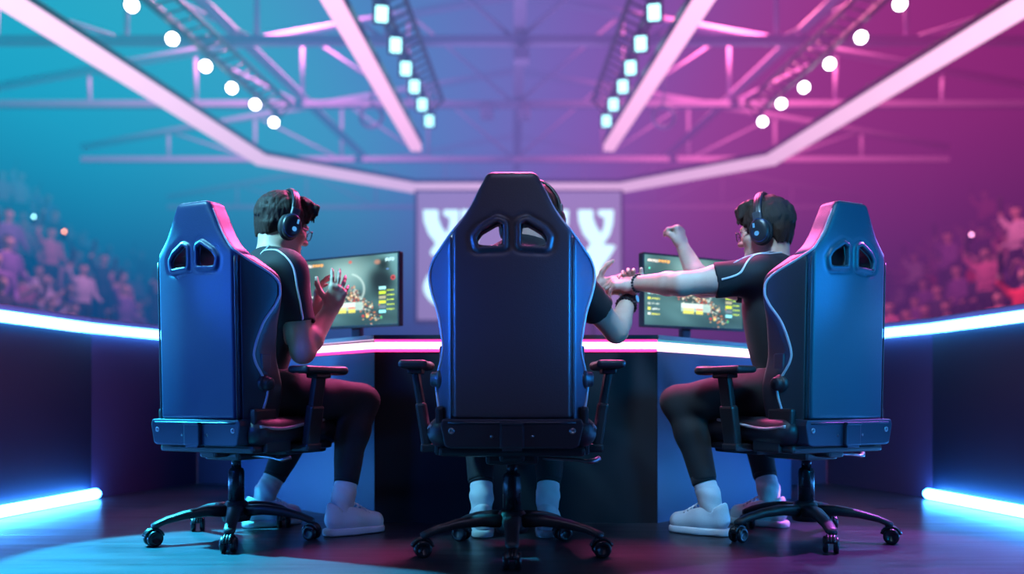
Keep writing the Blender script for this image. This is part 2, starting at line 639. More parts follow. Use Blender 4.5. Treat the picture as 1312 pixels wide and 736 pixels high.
    mb.lathe([(0.0, 0.068), (0.050, 0.070), (0.056, 0.085), (0.054, 0.120), (0.042, 0.140), (0.034, 0.146), (0.0, 0.146)], 28)
    mb.build('base_hub', Mt['plastic'], root)
    for k in range(5):
        a = base_rot - PI / 2 + 2 * PI * k / 5
        mb = MB()
        secs = [(0.03, 0.108, 0.034, 0.024), (0.11, 0.113, 0.028, 0.020), (0.19, 0.104, 0.023, 0.016), (0.255, 0.089, 0.021, 0.013), (0.288, 0.076, 0.021, 0.012), (0.305, 0.070, 0.016, 0.010)]
        vs = []; fs = []
        for (r, z, hw, hh) in secs:
            for j in range(12):
                t = 2 * PI * j / 12
                cx = math.copysign(abs(math.cos(t)) ** 0.6, math.cos(t)) * hw
                cz = math.copysign(abs(math.sin(t)) ** 0.6, math.sin(t)) * hh
                vs.append((r, cx, z + cz))
        n = 12
        for i in range(len(secs) - 1):
            for j in range(n):
                fs.append([i * n + j, i * n + (j + 1) % n, (i + 1) * n + (j + 1) % n, (i + 1) * n + j])
        fs.append(list(range(n - 1, -1, -1))); fs.append([(len(secs) - 1) * n + j for j in range(n)])
        mb._add(vs, fs, 0, True)
        arm = mb.build('base_arm', Mt['plastic'], root)
        arm.rotation_euler = (0, 0, a)
        mb = MB()
        sw = 0.6 * math.sin(k * 2.4 + base_rot * 5)
        Mz = Matrix.Translation((0.288, 0, 0)) @ Matrix.Rotation(sw, 4, 'Z')
        for sy in (-1, 1):
            Mx = Mz @ Matrix.Translation((0.012, sy * 0.008, 0.0285)) @ Matrix.Rotation(-sy * PI / 2, 4, 'X')
            mb.lathe([(0.0, 0.0), (0.024, 0.0), (0.0285, 0.004), (0.0285, 0.015), (0.025, 0.019), (0.016, 0.019), (0.014, 0.016), (0.0, 0.016)], 22, Mx)
        hood = [(0.012 + 0.033 * math.cos(t), 0.0285 + 0.033 * math.sin(t)) for t in np.linspace(0.25, PI - 0.2, 10)]
        for yy in np.linspace(-0.010, 0.010, 3):
            mb.tube([Mz @ Vector((x, yy, z)) for x, z in hood], 0.006, 6)
        mb.tube([Mz @ Vector((0, 0, 0.05)), Vector((0.288, 0, 0.082))], 0.010, 10)
        mb.build('caster', Mt['caster'], arm)
    return root
# ------------------------------------------------------------------ people
def lerp(a, b, t):
    return np.asarray(a, float) * (1 - t) + np.asarray(b, float) * t

def basis(f, u):
    f = nrm(f); r = nrm(np.cross(f, u)); u2 = np.cross(r, f)
    return f, r, u2

def add_hand(S, Wp, f, n, side, curl=(10, 15, 10), spread=5.0, thumb=(0.5, 0.75, 0.35), sc=1.0, curls=None, thumb_curl=15, thumb_to=None):
    f = nrm(f); n = nrm(np.asarray(n, float) - f * np.dot(n, f))
    s = np.cross(f, n) if side == 'R' else np.cross(n, f)
    Wp = np.asarray(Wp, float)
    kn = [(0.088, 0.027), (0.092, 0.009), (0.088, -0.010), (0.080, -0.027)]
    ln = [0.074, 0.083, 0.077, 0.060]
    rad = [0.0092, 0.0094, 0.0090, 0.0080]
    for i, (kf, ks) in enumerate(kn):
        K = Wp + (f * kf + s * ks) * sc
        S.cone(Wp + s * (ks * 0.55) * sc + f * 0.006, K, 0.0155 * sc, 0.0118 * sc, k=0.014)
        S.ell(K - n * 0.003 * sc, [0.0118 * sc] * 3, k=0.006)
        a = math.radians(spread * (1.5 - i) * (1 if True else 1))
        d = nrm(f * math.cos(a) + s * math.sin(a)); nn = n
        c3 = curls[i] if curls else curl
        p = K
        for j, fr in enumerate((0.46, 0.30, 0.24)):
            t = math.radians(c3[j])
            d, nn = nrm(d * math.cos(t) + nn * math.sin(t)), nrm(nn * math.cos(t) - d * math.sin(t))
            q = p + d * ln[i] * fr * sc
            r0 = rad[i] * (1 - 0.10 * j) * sc; r1 = rad[i] * (1 - 0.10 * (j + 1)) * sc
            S.cone(p, q, r0, r1, k=0.004)
            p = q
    S.ell(Wp + (f * 0.036 + s * 0.020 + n * 0.009) * sc, [0.019 * sc] * 3, k=0.02)
    S.ell(Wp + (f * 0.040 - s * 0.020 + n * 0.007) * sc, [0.016 * sc] * 3, k=0.02)
    p = Wp + (f * 0.028 + s * 0.024 + n * 0.006) * sc
    d = nrm(f * thumb[0] + s * thumb[1] + n * thumb[2])
    tgt = nrm(f + n * 0.3) if thumb_to is None else nrm(f * thumb_to[0] + s * thumb_to[1] + n * thumb_to[2])
    r = [0.0135, 0.0108, 0.0098, 0.0078]
    for j, L in enumerate((0.044, 0.034, 0.028)):
        q = p + d * L * sc
        S.cone(p, q, r[j] * sc, r[j + 1] * sc, k=0.008)
        p = q
        t = math.radians(thumb_curl)
        d = nrm(d * math.cos(t) + nrm(tgt - d * np.dot(tgt, d)) * math.sin(t))

def body_prims(S, J, e=0.0, torso=True, arms=True, legs=True, sleeve=None, k=0.04):
    pel, neck = J['pelvis'], J['neck']
    u = nrm(neck - pel)
    lat = nrm(J['shR'] - J['shL'])
    fw = nrm(np.cross(u, lat)); lat = np.cross(fw, u)
    R = np.stack([lat, fw, u], 1)
    lh = nrm(J['hipR'] - J['hipL'])
    fh = nrm(np.cross(V(0, 0, 1), lh)); Rh = np.stack([lh, fh, V(0, 0, 1)], 1)
    if torso:
        S.ell(pel - V(0, 0, 0.005), V(0.165, 0.12, 0.105) + e, Rh, k)
        S.ell(lerp(pel, neck, 0.30), V(0.145, 0.105, 0.15) + e, R, k)
        S.ell(lerp(pel, neck, 0.60) + fw * 0.01, V(0.160, 0.110, 0.17) + e, R, 0.06)
        S.ell(lerp(pel, neck, 0.80), V(0.165, 0.095, 0.11) + e, R, 0.05)
        for sh in ('shR', 'shL'):
            S.cone(lerp(neck, J[sh], 0.15) - u * 0.035, J[sh], 0.058 + e, 0.055 + e, 0.05)
            S.cone(neck - u * 0.022, lerp(neck, J[sh], 0.75) + u * 0.004, 0.043 + e, 0.034 + e, 0.05)
    if arms:
        for q in 'RL':
            sh, el, wr = J['sh' + q], J['el' + q], J['wr' + q]
            S.cone(sh, el, 0.055 + e, 0.044 + e, 0.03)
            S.ell(lerp(sh, el, 0.5), V(0.050, 0.050, 0.050) + e, None, 0.04)
            m = lerp(el, wr, 0.28)
            S.cone(el, m, 0.043 + e, 0.0455 + e, 0.02)
            S.cone(m, wr, 0.0455 + e, 0.029 + e, 0.015)
    if legs:
        for q in 'RL':
            hp, kn, an = J['hip' + q], J['kn' + q], J['an' + q]
            S.cone(hp, kn, 0.088 + e, 0.057 + e, 0.05)
            c = lerp(kn, an, 0.28) - nrm(lerp(hp, kn, 1) - hp) * 0.012
            S.cone(kn, c, 0.055 + e, 0.056 + e, 0.03)
            S.cone(c, an, 0.056 + e, 0.029 + e, 0.03)

def head_prims(S, J, sc=1.0):
    C, F, U = J['head'], J['F'], J['U']
    F, Rr, U = basis(F, U)
    R = np.stack([Rr, F, U], 1)
    def at(r, f, u): return C + (Rr * r + F * f + U * u) * sc
    S.ell(at(0, -0.006, 0.028), V(0.075, 0.094, 0.088) * sc, R, 0.03)
    S.ell(at(0, 0.030, -0.045), V(0.060, 0.064, 0.075) * sc, R, 0.04)
    for q in (-1, 1):
        S.cone(at(q * 0.052, 0.0, -0.062), at(q * 0.018, 0.078, -0.097), 0.020 * sc, 0.016 * sc, 0.03)
        S.ell(at(q * 0.040, 0.068, -0.022), V(0.022, 0.018, 0.018) * sc, R, 0.03)
    S.cone(at(-0.010, 0.082, -0.099), at(0.010, 0.082, -0.099), 0.016 * sc, k=0.02)
    S.cone(at(-0.036, 0.082, 0.018), at(0.036, 0.082, 0.018), 0.013 * sc, k=0.02)
    for q in (-1, 1):
        S.ell(at(q * 0.031, 0.098, -0.002), V(0.017, 0.013, 0.011) * sc, R, 0.012, mode=1)
    S.cone(at(0, 0.090, 0.006), at(0, 0.113, -0.030), 0.009 * sc, 0.0125 * sc, 0.012)
    for q in (-1, 1):
        S.ell(at(q * 0.012, 0.102, -0.034), V(0.009, 0.010, 0.008) * sc, R, 0.008)
    S.cone(at(-0.020, 0.087, -0.061), at(0, 0.097, -0.060), 0.006 * sc, k=0.006)
    S.cone(at(0.020, 0.087, -0.061), at(0, 0.097, -0.060), 0.006 * sc, k=0.006)
    S.cone(at(-0.017, 0.086, -0.071), at(0.017, 0.086, -0.071), 0.0075 * sc, k=0.006)
    S.box(at(0, 0.102, -0.0655), V(0.021, 0.008, 0.0012) * sc, 0.001, R, 0.003, mode=1)
    for q in (-1, 1):
        S.ell(at(q * 0.077, -0.008, -0.010), V(0.009, 0.020, 0.032) * sc, R, 0.008)
    S.cone(J['neck'] - nrm(J['neck'] - J['pelvis']) * 0.03, at(0, -0.034, -0.050), 0.057, 0.053 * sc, 0.035)

def make_hair(J, sc, style, seed):
    C, F, U = J['head'], J['F'], J['U']
    F, Rr, U = basis(F, U)
    R = np.stack([Rr, F, U], 1)
    rng = np.random.RandomState(seed)
    def at(r, f, u): return C + (Rr * r + F * f + U * u) * sc
    S = SDF()
    S.ell(at(0, -0.010, 0.040), V(0.083, 0.101, 0.089) * sc, R, 0.03)
    S.ell(at(0, -0.048, -0.014), V(0.070, 0.056, 0.070) * sc, R, 0.03)
    # locks lying over the scalp from the crown
    crown = (0, -0.055, 0.118)
    N = 460
    for i in range(N):
        th = rng.uniform(0, 2 * PI)
        r0 = rng.uniform(0.1, 1.0)
        az = th
        pol = r0 * 1.75
        dirv = V(math.sin(pol) * math.cos(az), math.sin(pol) * math.sin(az), math.cos(pol))
        p = dirv * V(0.087, 0.104, 0.092) + V(0, -0.010, 0.040)
        front = p[1] > 0.035
        if p[2] < -0.062: continue
        if front and p[2] < 0.085: continue
        away = p - V(*crown); away = away - dirv * np.dot(away, dirv); away = nrm(away)
        swirl = np.cross(dirv, away)
        L = rng.uniform(0.04, 0.07)
        q = p + (away + swirl * rng.uniform(-0.45, 0.45)) * L
        q2 = q - V(0, -0.01, 0.03); q2 = q2 / math.sqrt(((q2 / V(0.089, 0.108, 0.094)) ** 2).sum()) * rng.uniform(0.97, 1.035) + V(0, -0.01, 0.03)
        if q2[2] < -0.068: q2[2] = -0.068
        S.cone(at(*p), at(*q2), rng.uniform(0.0065, 0.0095) * sc, 0.003 * sc, 0.010)
    # fringe / quiff
    for i in range(110):
        x = rng.uniform(-0.068, 0.068)
        if style == 'quiff':
            a = V(x * 0.9, rng.uniform(0.03, 0.07), 0.113 + rng.uniform(-0.02, 0.018))
            b = a + V(rng.uniform(-0.015, 0.015), rng.uniform(0.016, 0.036), rng.uniform(-0.020, 0.004))
            c = b + V(rng.uniform(-0.012, 0.012), rng.uniform(0.000, 0.014), rng.uniform(-0.050, -0.018))
        else:
            a = V(x, rng.uniform(0.02, 0.065), 0.108 + rng.uniform(-0.02, 0.014))
            b = a + V(rng.uniform(-0.02, 0.02), rng.uniform(0.018, 0.034), rng.uniform(-0.026, -0.004))
            c = b + V(rng.uniform(-0.014, 0.014), rng.uniform(-0.006, 0.01), rng.uniform(-0.045, -0.02))
        S.cone(at(*a), at(*b), 0.0105 * sc, 0.0075 * sc, 0.012)
        S.cone(at(*b), at(*c), 0.0075 * sc, 0.0025 * sc, 0.008)
    # sideburn and nape
    for q in (-1, 1):
        for j in range(5):
            S.cone(at(q * 0.076, 0.026 - j * 0.010, 0.050), at(q * 0.073, 0.022 - j * 0.008, -0.012 - 0.006 * j), 0.010 * sc, 0.004 * sc, 0.008)
    for i in range(70):
        a = rng.uniform(-1.3, 1.3)
        p = V(math.sin(a) * 0.071, -0.044 - math.cos(a) * 0.053, rng.uniform(-0.03, 0.02))
        q = p * V(0.86, 0.90, 1) + V(0, 0.0, -rng.uniform(0.028, 0.055))
        S.cone(at(*p), at(*q), 0.0085 * sc, 0.0022 * sc, 0.008)
    # keep the face and ears free
    S.ell(at(0, 0.118, -0.035), V(0.083, 0.072, 0.088) * sc, R, 0.012, mode=1)
    for q in (-1, 1):
        S.ell(at(q * 0.085, 0.012, -0.040), V(0.022, 0.034, 0.045) * sc, R, 0.010, mode=1)
    def strand(P):
        q = (P - C) @ R / sc
        ang = np.arctan2(q[:, 0], q[:, 1] + 0.05)
        return 0.0005 * np.sin(ang * 46 + 3 * np.sin(q[:, 2] * 60)) + 0.0007 * np.sin(q[:, 0] * 420 + 2 * np.sin(q[:, 1] * 90))
    S.warp(strand)
    return S

def make_headset(J, sc, name, label, Mt):
    C, F, U = J['head'], J['F'], J['U']
    F, Rr, U = basis(F, U)
    root = empty(name, tuple(C))
    tag(root, label, 'headset', 'headsets worn by the players')
    M = Matrix(((Rr[0] * sc, F[0] * sc, U[0] * sc, 0), (Rr[1] * sc, F[1] * sc, U[1] * sc, 0), (Rr[2] * sc, F[2] * sc, U[2] * sc, 0), (0, 0, 0, 1)))
    # head band over the hair
    arc = []
    for t in np.linspace(-0.12, PI + 0.12, 30):
        arc.append((0.106 * math.cos(t), -0.006, 0.022 + 0.131 * math.sin(t)))
    mb = MB()
    for yy, r in ((-0.010, 0.007), (-0.004, 0.0085), (0.003, 0.0085), (0.009, 0.007)):
        mb.tube([M @ Vector((x, y + yy, z)) for x, y, z in arc], r, 10)
    mb.build('headband', Mt['black'], root)
    for q in (-1, 1):
        # fork arm
        mb = MB()
        mb.tube([M @ Vector((q * 0.105, -0.016, 0.030)), M @ Vector((q * 0.112, -0.026, 0.005)), M @ Vector((q * 0.113, -0.030, -0.018))], 0.004, 8)
        mb.tube([M @ Vector((q * 0.105, 0.010, 0.030)), M @ Vector((q * 0.112, 0.016, 0.008)), M @ Vector((q * 0.113, 0.020, -0.012))], 0.004, 8)
        mb.box(M @ Vector((q * 0.106, -0.004, 0.042)), (0.018, 0.034, 0.035), 0.005, M.to_3x3().normalized())
        mb.build('yoke', Mt['grey'], root)
        # cup: rounded oval block, axis along the ear line
        S = SDF()
        c0 = np.array(M @ Vector((q * 0.104, -0.006, -0.018)))
        Rm = np.stack([Rr, F, U], 1)
        S.ell(c0, V(0.026, 0.038, 0.050) * sc, Rm, 0.01)
        S.ell(c0 + Rr * q * 0.006, V(0.022, 0.034, 0.044) * sc, Rm, 0.02)
        S.cut(c0 + Rr * q * 0.022 * sc, Rr * q, 0.012)
        S.cut(c0 - Rr * q * 0.012 * sc, -Rr * q, 0.006)
        cup = sdf_obj('ear_cup', S.mesh(0.003), Mt['black'], root, base=(0, 0, 0))
        mb = MB()
        ring = [M @ Vector((q * 0.118, -0.006 + 0.034 * math.cos(t), -0.018 + 0.045 * math.sin(t))) for t in np.linspace(0, 2 * PI, 32, endpoint=False)]
        mb.tube(ring, 0.0022, 8, closed=True)
        mb.build('cup_ring', Mt['blue'], cup)
        mb = MB()
        Mc = M @ Matrix.Translation((q * 0.1245, 0.002, -0.030)) @ Matrix.Rotation(q * PI / 2, 4, 'Y')
        mb.lathe([(0.0, 0.0), (0.010, 0.0), (0.009, 0.003), (0.0, 0.004)], 18, Mc)
        mb.box(M @ Vector((q * 0.1245, 0.010, 0.004)), (0.004, 0.008, 0.018), 0.0015, M.to_3x3().normalized())
        mb.build('cup_emblem', Mt['cyan'], cup)
        mb = MB()
        ring = [M @ Vector((q * 0.086, -0.006 + 0.034 * math.cos(t), -0.018 + 0.045 * math.sin(t))) for t in np.linspace(0, 2 * PI, 32, endpoint=False)]
        mb.tube(ring, 0.012, 10, closed=True)
        mb.build('ear_cushion', Mt['cushion'], root)
    return root

def make_glasses(J, sc, name, label, Mt):
    C, F, U = J['head'], J['F'], J['U']
    F, Rr, U = basis(F, U)
    root = empty(name, tuple(C))
    tag(root, label, 'glasses', 'eyeglasses worn by the players')
    def at(r, f, u): return Vector(tuple((Rr * r + F * f + U * u) * sc))
    for q in (-1, 1):
        mb = MB()
        loop = [at(q * 0.033 + 0.024 * math.copysign(abs(math.cos(t)) ** 0.7, math.cos(t)), 0.112 - 0.004 * abs(math.cos(t)), -0.004 + 0.019 * math.copysign(abs(math.sin(t)) ** 0.7, math.sin(t))) for t in np.linspace(0, 2 * PI, 28, endpoint=False)]
        mb.tube(loop, 0.0016, 8, closed=True)
        rim = mb.build('rim', Mt['metal'], root)
        mb = MB()
        mb._add(loop, [list(range(len(loop)))], 0, False)
        mb.build('lens', Mt['lens'], rim)
        mb = MB()
        mb.tube([at(q * 0.057, 0.108, 0.002), at(q * 0.078, 0.085, 0.002), at(q * 0.084, 0.02, 0.001), at(q * 0.080, -0.01, -0.008)], 0.0016, 8)
        mb.build('temple_arm', Mt['metal'], root)
    mb = MB()
    mb.tube([at(-0.010, 0.112, 0.0), at(0, 0.116, 0.004), at(0.010, 0.112, 0.0)], 0.0016, 8)
    mb.build('bridge', Mt['metal'], root)
    return root

def make_shoe(an, d, base, Mt, parent, ground=0.0):
    d = nrm(V(d[0], d[1], 0)); s = np.cross(V(0, 0, 1), d)
    o = V(an[0], an[1], ground)
    def at(f, l, z): return o + d * f * 0.90 + s * l + V(0, 0, z if z < 0.03 else 0.03 + (z - 0.03) * 1.28)
    S = SDF()
    S.cone(at(-0.030, 0, 0.050), at(0.05, 0, 0.052), 0.037, 0.041, 0.02)
    S.cone(at(0.05, 0, 0.050), at(0.150, 0, 0.040), 0.043, 0.040, 0.03)
    S.cone(at(-0.018, 0, 0.085), at(0.050, 0, 0.078), 0.036, 0.030, 0.025)
    S.cone(at(-0.046, 0, 0.060), at(-0.046, 0, 0.095), 0.020, 0.014, 0.02)
    S.cut(at(0, 0, 0.012), V(0, 0, -1), 0.006)
    S.cut(at(-0.06, 0, 0.108), nrm(V(0, 0, 1) + d * 0.25), 0.004)
    S.cone(at(-0.008, 0, 0.085), at(-0.004, 0, 0.16), 0.033, 0.036, 0.006, mode=1)
    shoe = sdf_obj('shoe', S.mesh(0.004), Mt['shoe'], parent, base)
    S = SDF()
    S.cone(at(-0.036, 0, 0.014), at(0.05, 0, 0.014), 0.042, 0.046, 0.02)
    S.cone(at(0.05, 0, 0.014), at(0.152, 0, 0.014), 0.047, 0.043, 0.02)
    S.cut(at(0, 0, 0.029), V(0, 0, 1), 0.006); S.cut(at(0, 0, 0.001), V(0, 0, -1), 0.006)
    sole = sdf_obj('sole', S.mesh(0.004), Mt['sole'], shoe, base)
    mb = MB()
    b = Vector(tuple(base))
    for i in range(5):
        f = 0.052 + i * 0.017; z = 0.105 - i * 0.0075
        mb.tube([Vector(tuple(at(f, l, z - 9 * l * l))) - b for l in np.linspace(-0.026, 0.026, 7)], 0.0035, 7)
    mb.build('laces', Mt['lace'], shoe)
    return shoe

def make_sock(an, kn, base, Mt, parent):
    S = SDF()
    ax = nrm(kn - an)
    top = an + ax * 0.118
    S.cone(an + V(0, 0, -0.03), an + ax * 0.05, 0.038, 0.042, 0.02)
    S.cone(an + ax * 0.05, top + ax * 0.02, 0.042, 0.0455, 0.02)
    S.cut(top, ax, 0.004)
    S.cut(an + V(0, 0, -0.045), V(0, 0, -1), 0.006)
    def rib(P):
        t = (P - an) @ ax
        return 0.0012 * np.sin(t * 260) * (t > 0.09) + 0.0014 * np.sin(t * 120 + 3 * P[:, 0] * 30) * (t < 0.08)
    S.warp(rib)
    return sdf_obj('sock', S.mesh(0.004), Mt['sock'], parent, base)

def make_person(J, label, Mt, hands, sc=1.0, style='quiff', seed=1, sleeve=0.62, skin='skin', stripes=(), cuff=0.74):
    for k_ in list(J):
        J[k_] = np.asarray(J[k_], float)
    base = V(J['pelvis'][0], J['pelvis'][1], 0)
    b = Vector(tuple(base))
    S = SDF()
    body_prims(S, J)
    head_prims(S, J, sc)
    for q in 'RL':
        an = J['an' + q]; d = J['toe' + q]
        S.cone(an - V(0, 0, 0.02), V(an[0], an[1], 0.036) + nrm(V(d[0], d[1], 0)) * 0.12, 0.024, 0.018, 0.01)
    for h in hands:
        add_hand(S, **h)
    body = sdf_obj('person', S.mesh(0.0040), Mt[skin], None, base)
    body.location = tuple(base)
    tag(body, label, 'person')
    # eyes
    F, Rr, U = basis(J['F'], J['U'])
    for q in (-1, 1):
        mb = MB()
        c = J['head'] + (Rr * q * 0.031 + F * 0.083 - U * 0.002) * sc
        M = frame(Rr, -U, F, c - base)
        prof = [(0.012 * math.sin(t), 0.012 * -math.cos(t)) for t in np.linspace(0, PI, 13)]
        mb.lathe(prof, 18, M)
        ey = mb.build('eye', Mt['eye'], body)
        mb = MB(); mb.lathe([(0, 0.0108), (0.0055, 0.0108), (0.004, 0.0122), (0, 0.0124)], 14, M)
        mb.build('iris', Mt['iris'], ey)
        mb = MB()
        mb.tube([Vector(tuple(J['head'] + (Rr * q * x + F * y + U * z) * sc - base)) for x, y, z in ((0.014, 0.096, 0.019), (0.028, 0.097, 0.025), (0.046, 0.086, 0.020))], [0.003, 0.004, 0.002], 8)
        mb.build('eyebrow', Mt['hair'], body)
    sdf_obj('hair', make_hair(J, sc, style, seed).mesh(0.0035), Mt['hair'], body, base, relax=0)
    # shirt
    pel, neck = J['pelvis'], J['neck']
    u = nrm(neck - pel)
    S = SDF()
    body_prims(S, J, e=0.014, arms=False, legs=False)
    for q in 'RL':
        sh, el = J['sh' + q], J['el' + q]
        ax = nrm(el - sh); end = lerp(sh, el, sleeve)
        S.cone(sh, end + ax * 0.03, 0.066, 0.066, 0.04, clip=(end, ax))
        S.cone(lerp(sh, el, sleeve - 0.16), end + ax * 0.05, 0.054, 0.060, 0.006, mode=1, clip=(lerp(sh, el, sleeve - 0.16), -ax))
    fwt = nrm(np.cross(u, J['shR'] - J['shL']))
    S.cone(neck + u * 0.020 + fwt * 0.014, neck + u * 0.16 + fwt * 0.06, 0.062, 0.078, 0.006, mode=1)
    S.cut(pel - V(0, 0, 0.02), -V(0, 0, 1), 0.006)
    S.warp(lambda P: 0.0035 * wrinkle(P, 34, seed))
    shirt = sdf_obj('t_shirt', S.mesh(0.0048), Mt['shirt'], body, base)
    me = shirt.data
    bv = BVHTree.FromPolygons([v.co for v in me.vertices], [list(p.vertices) for p in me.polygons])
    def project(poly, r, name, mat, par):
        pts = catmull(poly, 10)
        out = []
        for p in pts:
            hit = bv.find_nearest(Vector(tuple(p)) - b)
            out.append(hit[0] + hit[1] * 0.0005)
        for _ in range(2):
            out = [out[0]] + [(out[i - 1] + out[i] * 2 + out[i + 1]) / 4 for i in range(1, len(out) - 1)] + [out[-1]]
        mb = MB(); mb.tube(out, r, 8); return mb.build(name, mat, par)
    for poly, r in stripes:
        project(poly, r, 'shirt_stripe', Mt['stripe'], shirt)
    # collar
    Rl = nrm(J['shR'] - J['shL'])
    loop = [neck + u * 0.012 + fwt * 0.010 + Rl * 0.066 * math.cos(t) + fwt * 0.062 * math.sin(t) - u * 0.020 * max(0, math.sin(t)) for t in np.linspace(0, 2 * PI, 30, endpoint=False)]
    mb = MB(); mb.tube([Vector(tuple(p - base)) for p in loop], 0.010, 10, closed=True)
    mb.build('collar', Mt['shirt'], shirt)
    # hem bands on the sleeves
    # trousers
    S = SDF()
    lh = nrm(J['hipR'] - J['hipL'])
    fh = nrm(np.cross(V(0, 0, 1), lh)); Rh = np.stack([lh, fh, V(0, 0, 1)], 1)
    S.ell(pel - V(0, 0, 0.012), V(0.178, 0.132, 0.105), Rh, 0.05)
    for q in 'RL':
        hp, kn, an = J['hip' + q], J['kn' + q], J['an' + q]
        ce = lerp(kn, an, cuff); ax = nrm(an - kn)
        S.cone(hp, kn, 0.098, 0.070, 0.05)
        c = lerp(kn, an, 0.30) - nrm(kn - hp) * 0.010
        S.cone(kn, c, 0.068, 0.064, 0.03)
        S.cone(c, ce + ax * 0.02, 0.064, 0.047, 0.03, clip=(ce, ax))
    S.cut(pel + V(0, 0, 0.085), V(0, 0, 1), 0.01)
    S.warp(lambda P: 0.0045 * wrinkle(P, 30, seed + 3))
    tr = sdf_obj('trousers', S.mesh(0.0055), Mt['trousers'], body, base)
    for q in 'RL':
        kn, an = J['kn' + q], J['an' + q]
        ax = nrm(an - kn)
        ce = lerp(kn, an, cuff)
        mb = MB()
        Mx = Matrix.Translation(Vector(tuple(ce - base))) @ Vector(tuple(ax)).to_track_quat('Z', 'Y').to_matrix().to_4x4()
        mb.lathe([(0.041, -0.004), (0.0475, -0.022), (0.0475, 0.004), (0.0455, 0.012), (0.041, 0.012)], 28, Mx)
        mb.build('cuff', Mt['trousers'], tr)
        make_sock(an, kn, base, Mt, body)
        make_shoe(an, J['toe' + q], base, Mt, body)
    return body, base, project
# ------------------------------------------------------------------ place: camera geometry
FPX = 1097.0; CAMH = 0.527; HZ = 510.0
def at(px, py, Y):
    """the point at depth Y that lies at measured photo position px, py"""
    return V((px - 656.0) / FPX * Y, Y, CAMH + (HZ - py) / FPX * Y)

cam_d = bpy.data.cameras.new('camera')
cam = bpy.data.objects.new('camera', cam_d); COL.objects.link(cam)
cam.location = (0, 0, CAMH); cam.rotation_euler = (PI / 2, 0, 0)
cam_d.sensor_fit = 'HORIZONTAL'; cam_d.sensor_width = 36
cam_d.lens = 36 * FPX / 1312
cam_d.shift_y = (HZ - 368) / 1312
cam_d.dof.use_dof = True
cam_d.dof.focus_distance = 3.05
cam_d.dof.aperture_fstop = 0.95
cam_d.clip_end = 200
sc_ = bpy.context.scene
sc_.camera = cam
sc_.view_settings.view_transform = 'Standard'
sc_.view_settings.look = 'None'
sc_.cycles.use_denoising = True
sc_.cycles.max_bounces = 6
sc_.cycles.volume_bounces = 0
sc_.cycles.volume_step_rate = 1.0
sc_.cycles.sample_clamp_indirect = 6

# ------------------------------------------------------------------ materials
leather = dict(rough=0.40, var=0.10, vscale=3, bump=0.16, bscale=260, spec=0.5)
BLK = (0.028, 0.028, 0.040)
MC = dict(
    panel=pmat('black_leather', (0.060, 0.048, 0.058), **dict(leather, spec=0.38)),
    bolster=pmat('blue_light_tint_bolster', (0.035, 0.045, 0.080), **leather),  # black leather with the blue side light mixed into its colour
    piping=pmat('pale_piping', (0.40, 0.40, 0.45), rough=0.45, var=0.05),
    cord=pmat('dark_cord', (0.02, 0.02, 0.035), rough=0.45, var=0.1),
    plastic=pmat('black_plastic', (0.018, 0.018, 0.024), rough=0.42, var=0.1, bump=0.05, bscale=500),
    plate=pmat('black_painted_metal', (0.035, 0.036, 0.050), rough=0.38, metal=0.3, var=0.12, vscale=9),
    metal=pmat('steel', (0.35, 0.36, 0.40), rough=0.3, metal=1.0, var=0.1),
    seat=pmat('seat_leather', (0.022, 0.022, 0.032), **leather),
    pad=pmat('armrest_rubber', (0.022, 0.022, 0.028), rough=0.40, var=0.1, bump=0.06, bscale=400),
    lift=pmat('gas_lift_black', (0.02, 0.02, 0.028), rough=0.28, metal=0.5, var=0.1),
    caster=pmat('caster_nylon', (0.012, 0.012, 0.018), rough=0.30, var=0.15, vscale=40),
)
MSIDE = dict(MC); MSIDE['panel'] = pmat('blue_light_tint_leather', (0.018, 0.034, 0.100), **leather)  # black leather, blue side light put into the base colour
MSIDE['plate'] = pmat('blue_light_tint_metal', (0.028, 0.042, 0.080), rough=0.36, metal=0.3, var=0.12, vscale=9)  # black plate metal tinted with the same blue light
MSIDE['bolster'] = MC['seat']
MR = dict(MSIDE); MR['panel'] = pmat('teal_light_tint_leather', (0.010, 0.064, 0.110), **leather)  # black leather again, here with teal side light in the colour

MP = dict(
    skin=pmat('skin', (0.66, 0.42, 0.34), rough=0.5, var=0.08, vscale=25, sss=0.12, bump=0.05, bscale=300),
    hair=pmat('dark_brown_hair', (0.045, 0.026, 0.022), rough=0.58, var=0.45, vscale=60, bump=0.5, bscale=260, stretch=(1, 1, 0.2), spec=0.18),
    shirt=pmat('black_jersey', (0.009, 0.009, 0.013), rough=0.75, var=0.12, vscale=14, bump=0.12, bscale=600, sheen=0.06),
    stripe=pmat('white_piping', (0.62, 0.62, 0.66), rough=0.6, var=0.05),
    trousers=pmat('black_jogger_cloth', (0.009, 0.009, 0.013), rough=0.78, var=0.15, vscale=16, bump=0.15, bscale=500, sheen=0.06),
    sock=pmat('white_sock', (0.72, 0.72, 0.75), rough=0.85, var=0.06, vscale=30, bump=0.2, bscale=400),
    shoe=pmat('white_leather_shoe', (0.74, 0.74, 0.77), rough=0.5, var=0.05, vscale=12, bump=0.05, bscale=200),
    sole=pmat('white_rubber_sole', (0.70, 0.70, 0.74), rough=0.55, var=0.05),
    lace=pmat('white_lace', (0.78, 0.78, 0.80), rough=0.8, var=0.05),
    eye=pmat('eye_white', (0.75, 0.73, 0.72), rough=0.2, var=0.02),
    iris=pmat('dark_iris', (0.03, 0.02, 0.015), rough=0.15, var=0.2),
)
MP['shirt'].node_tree  # jersey
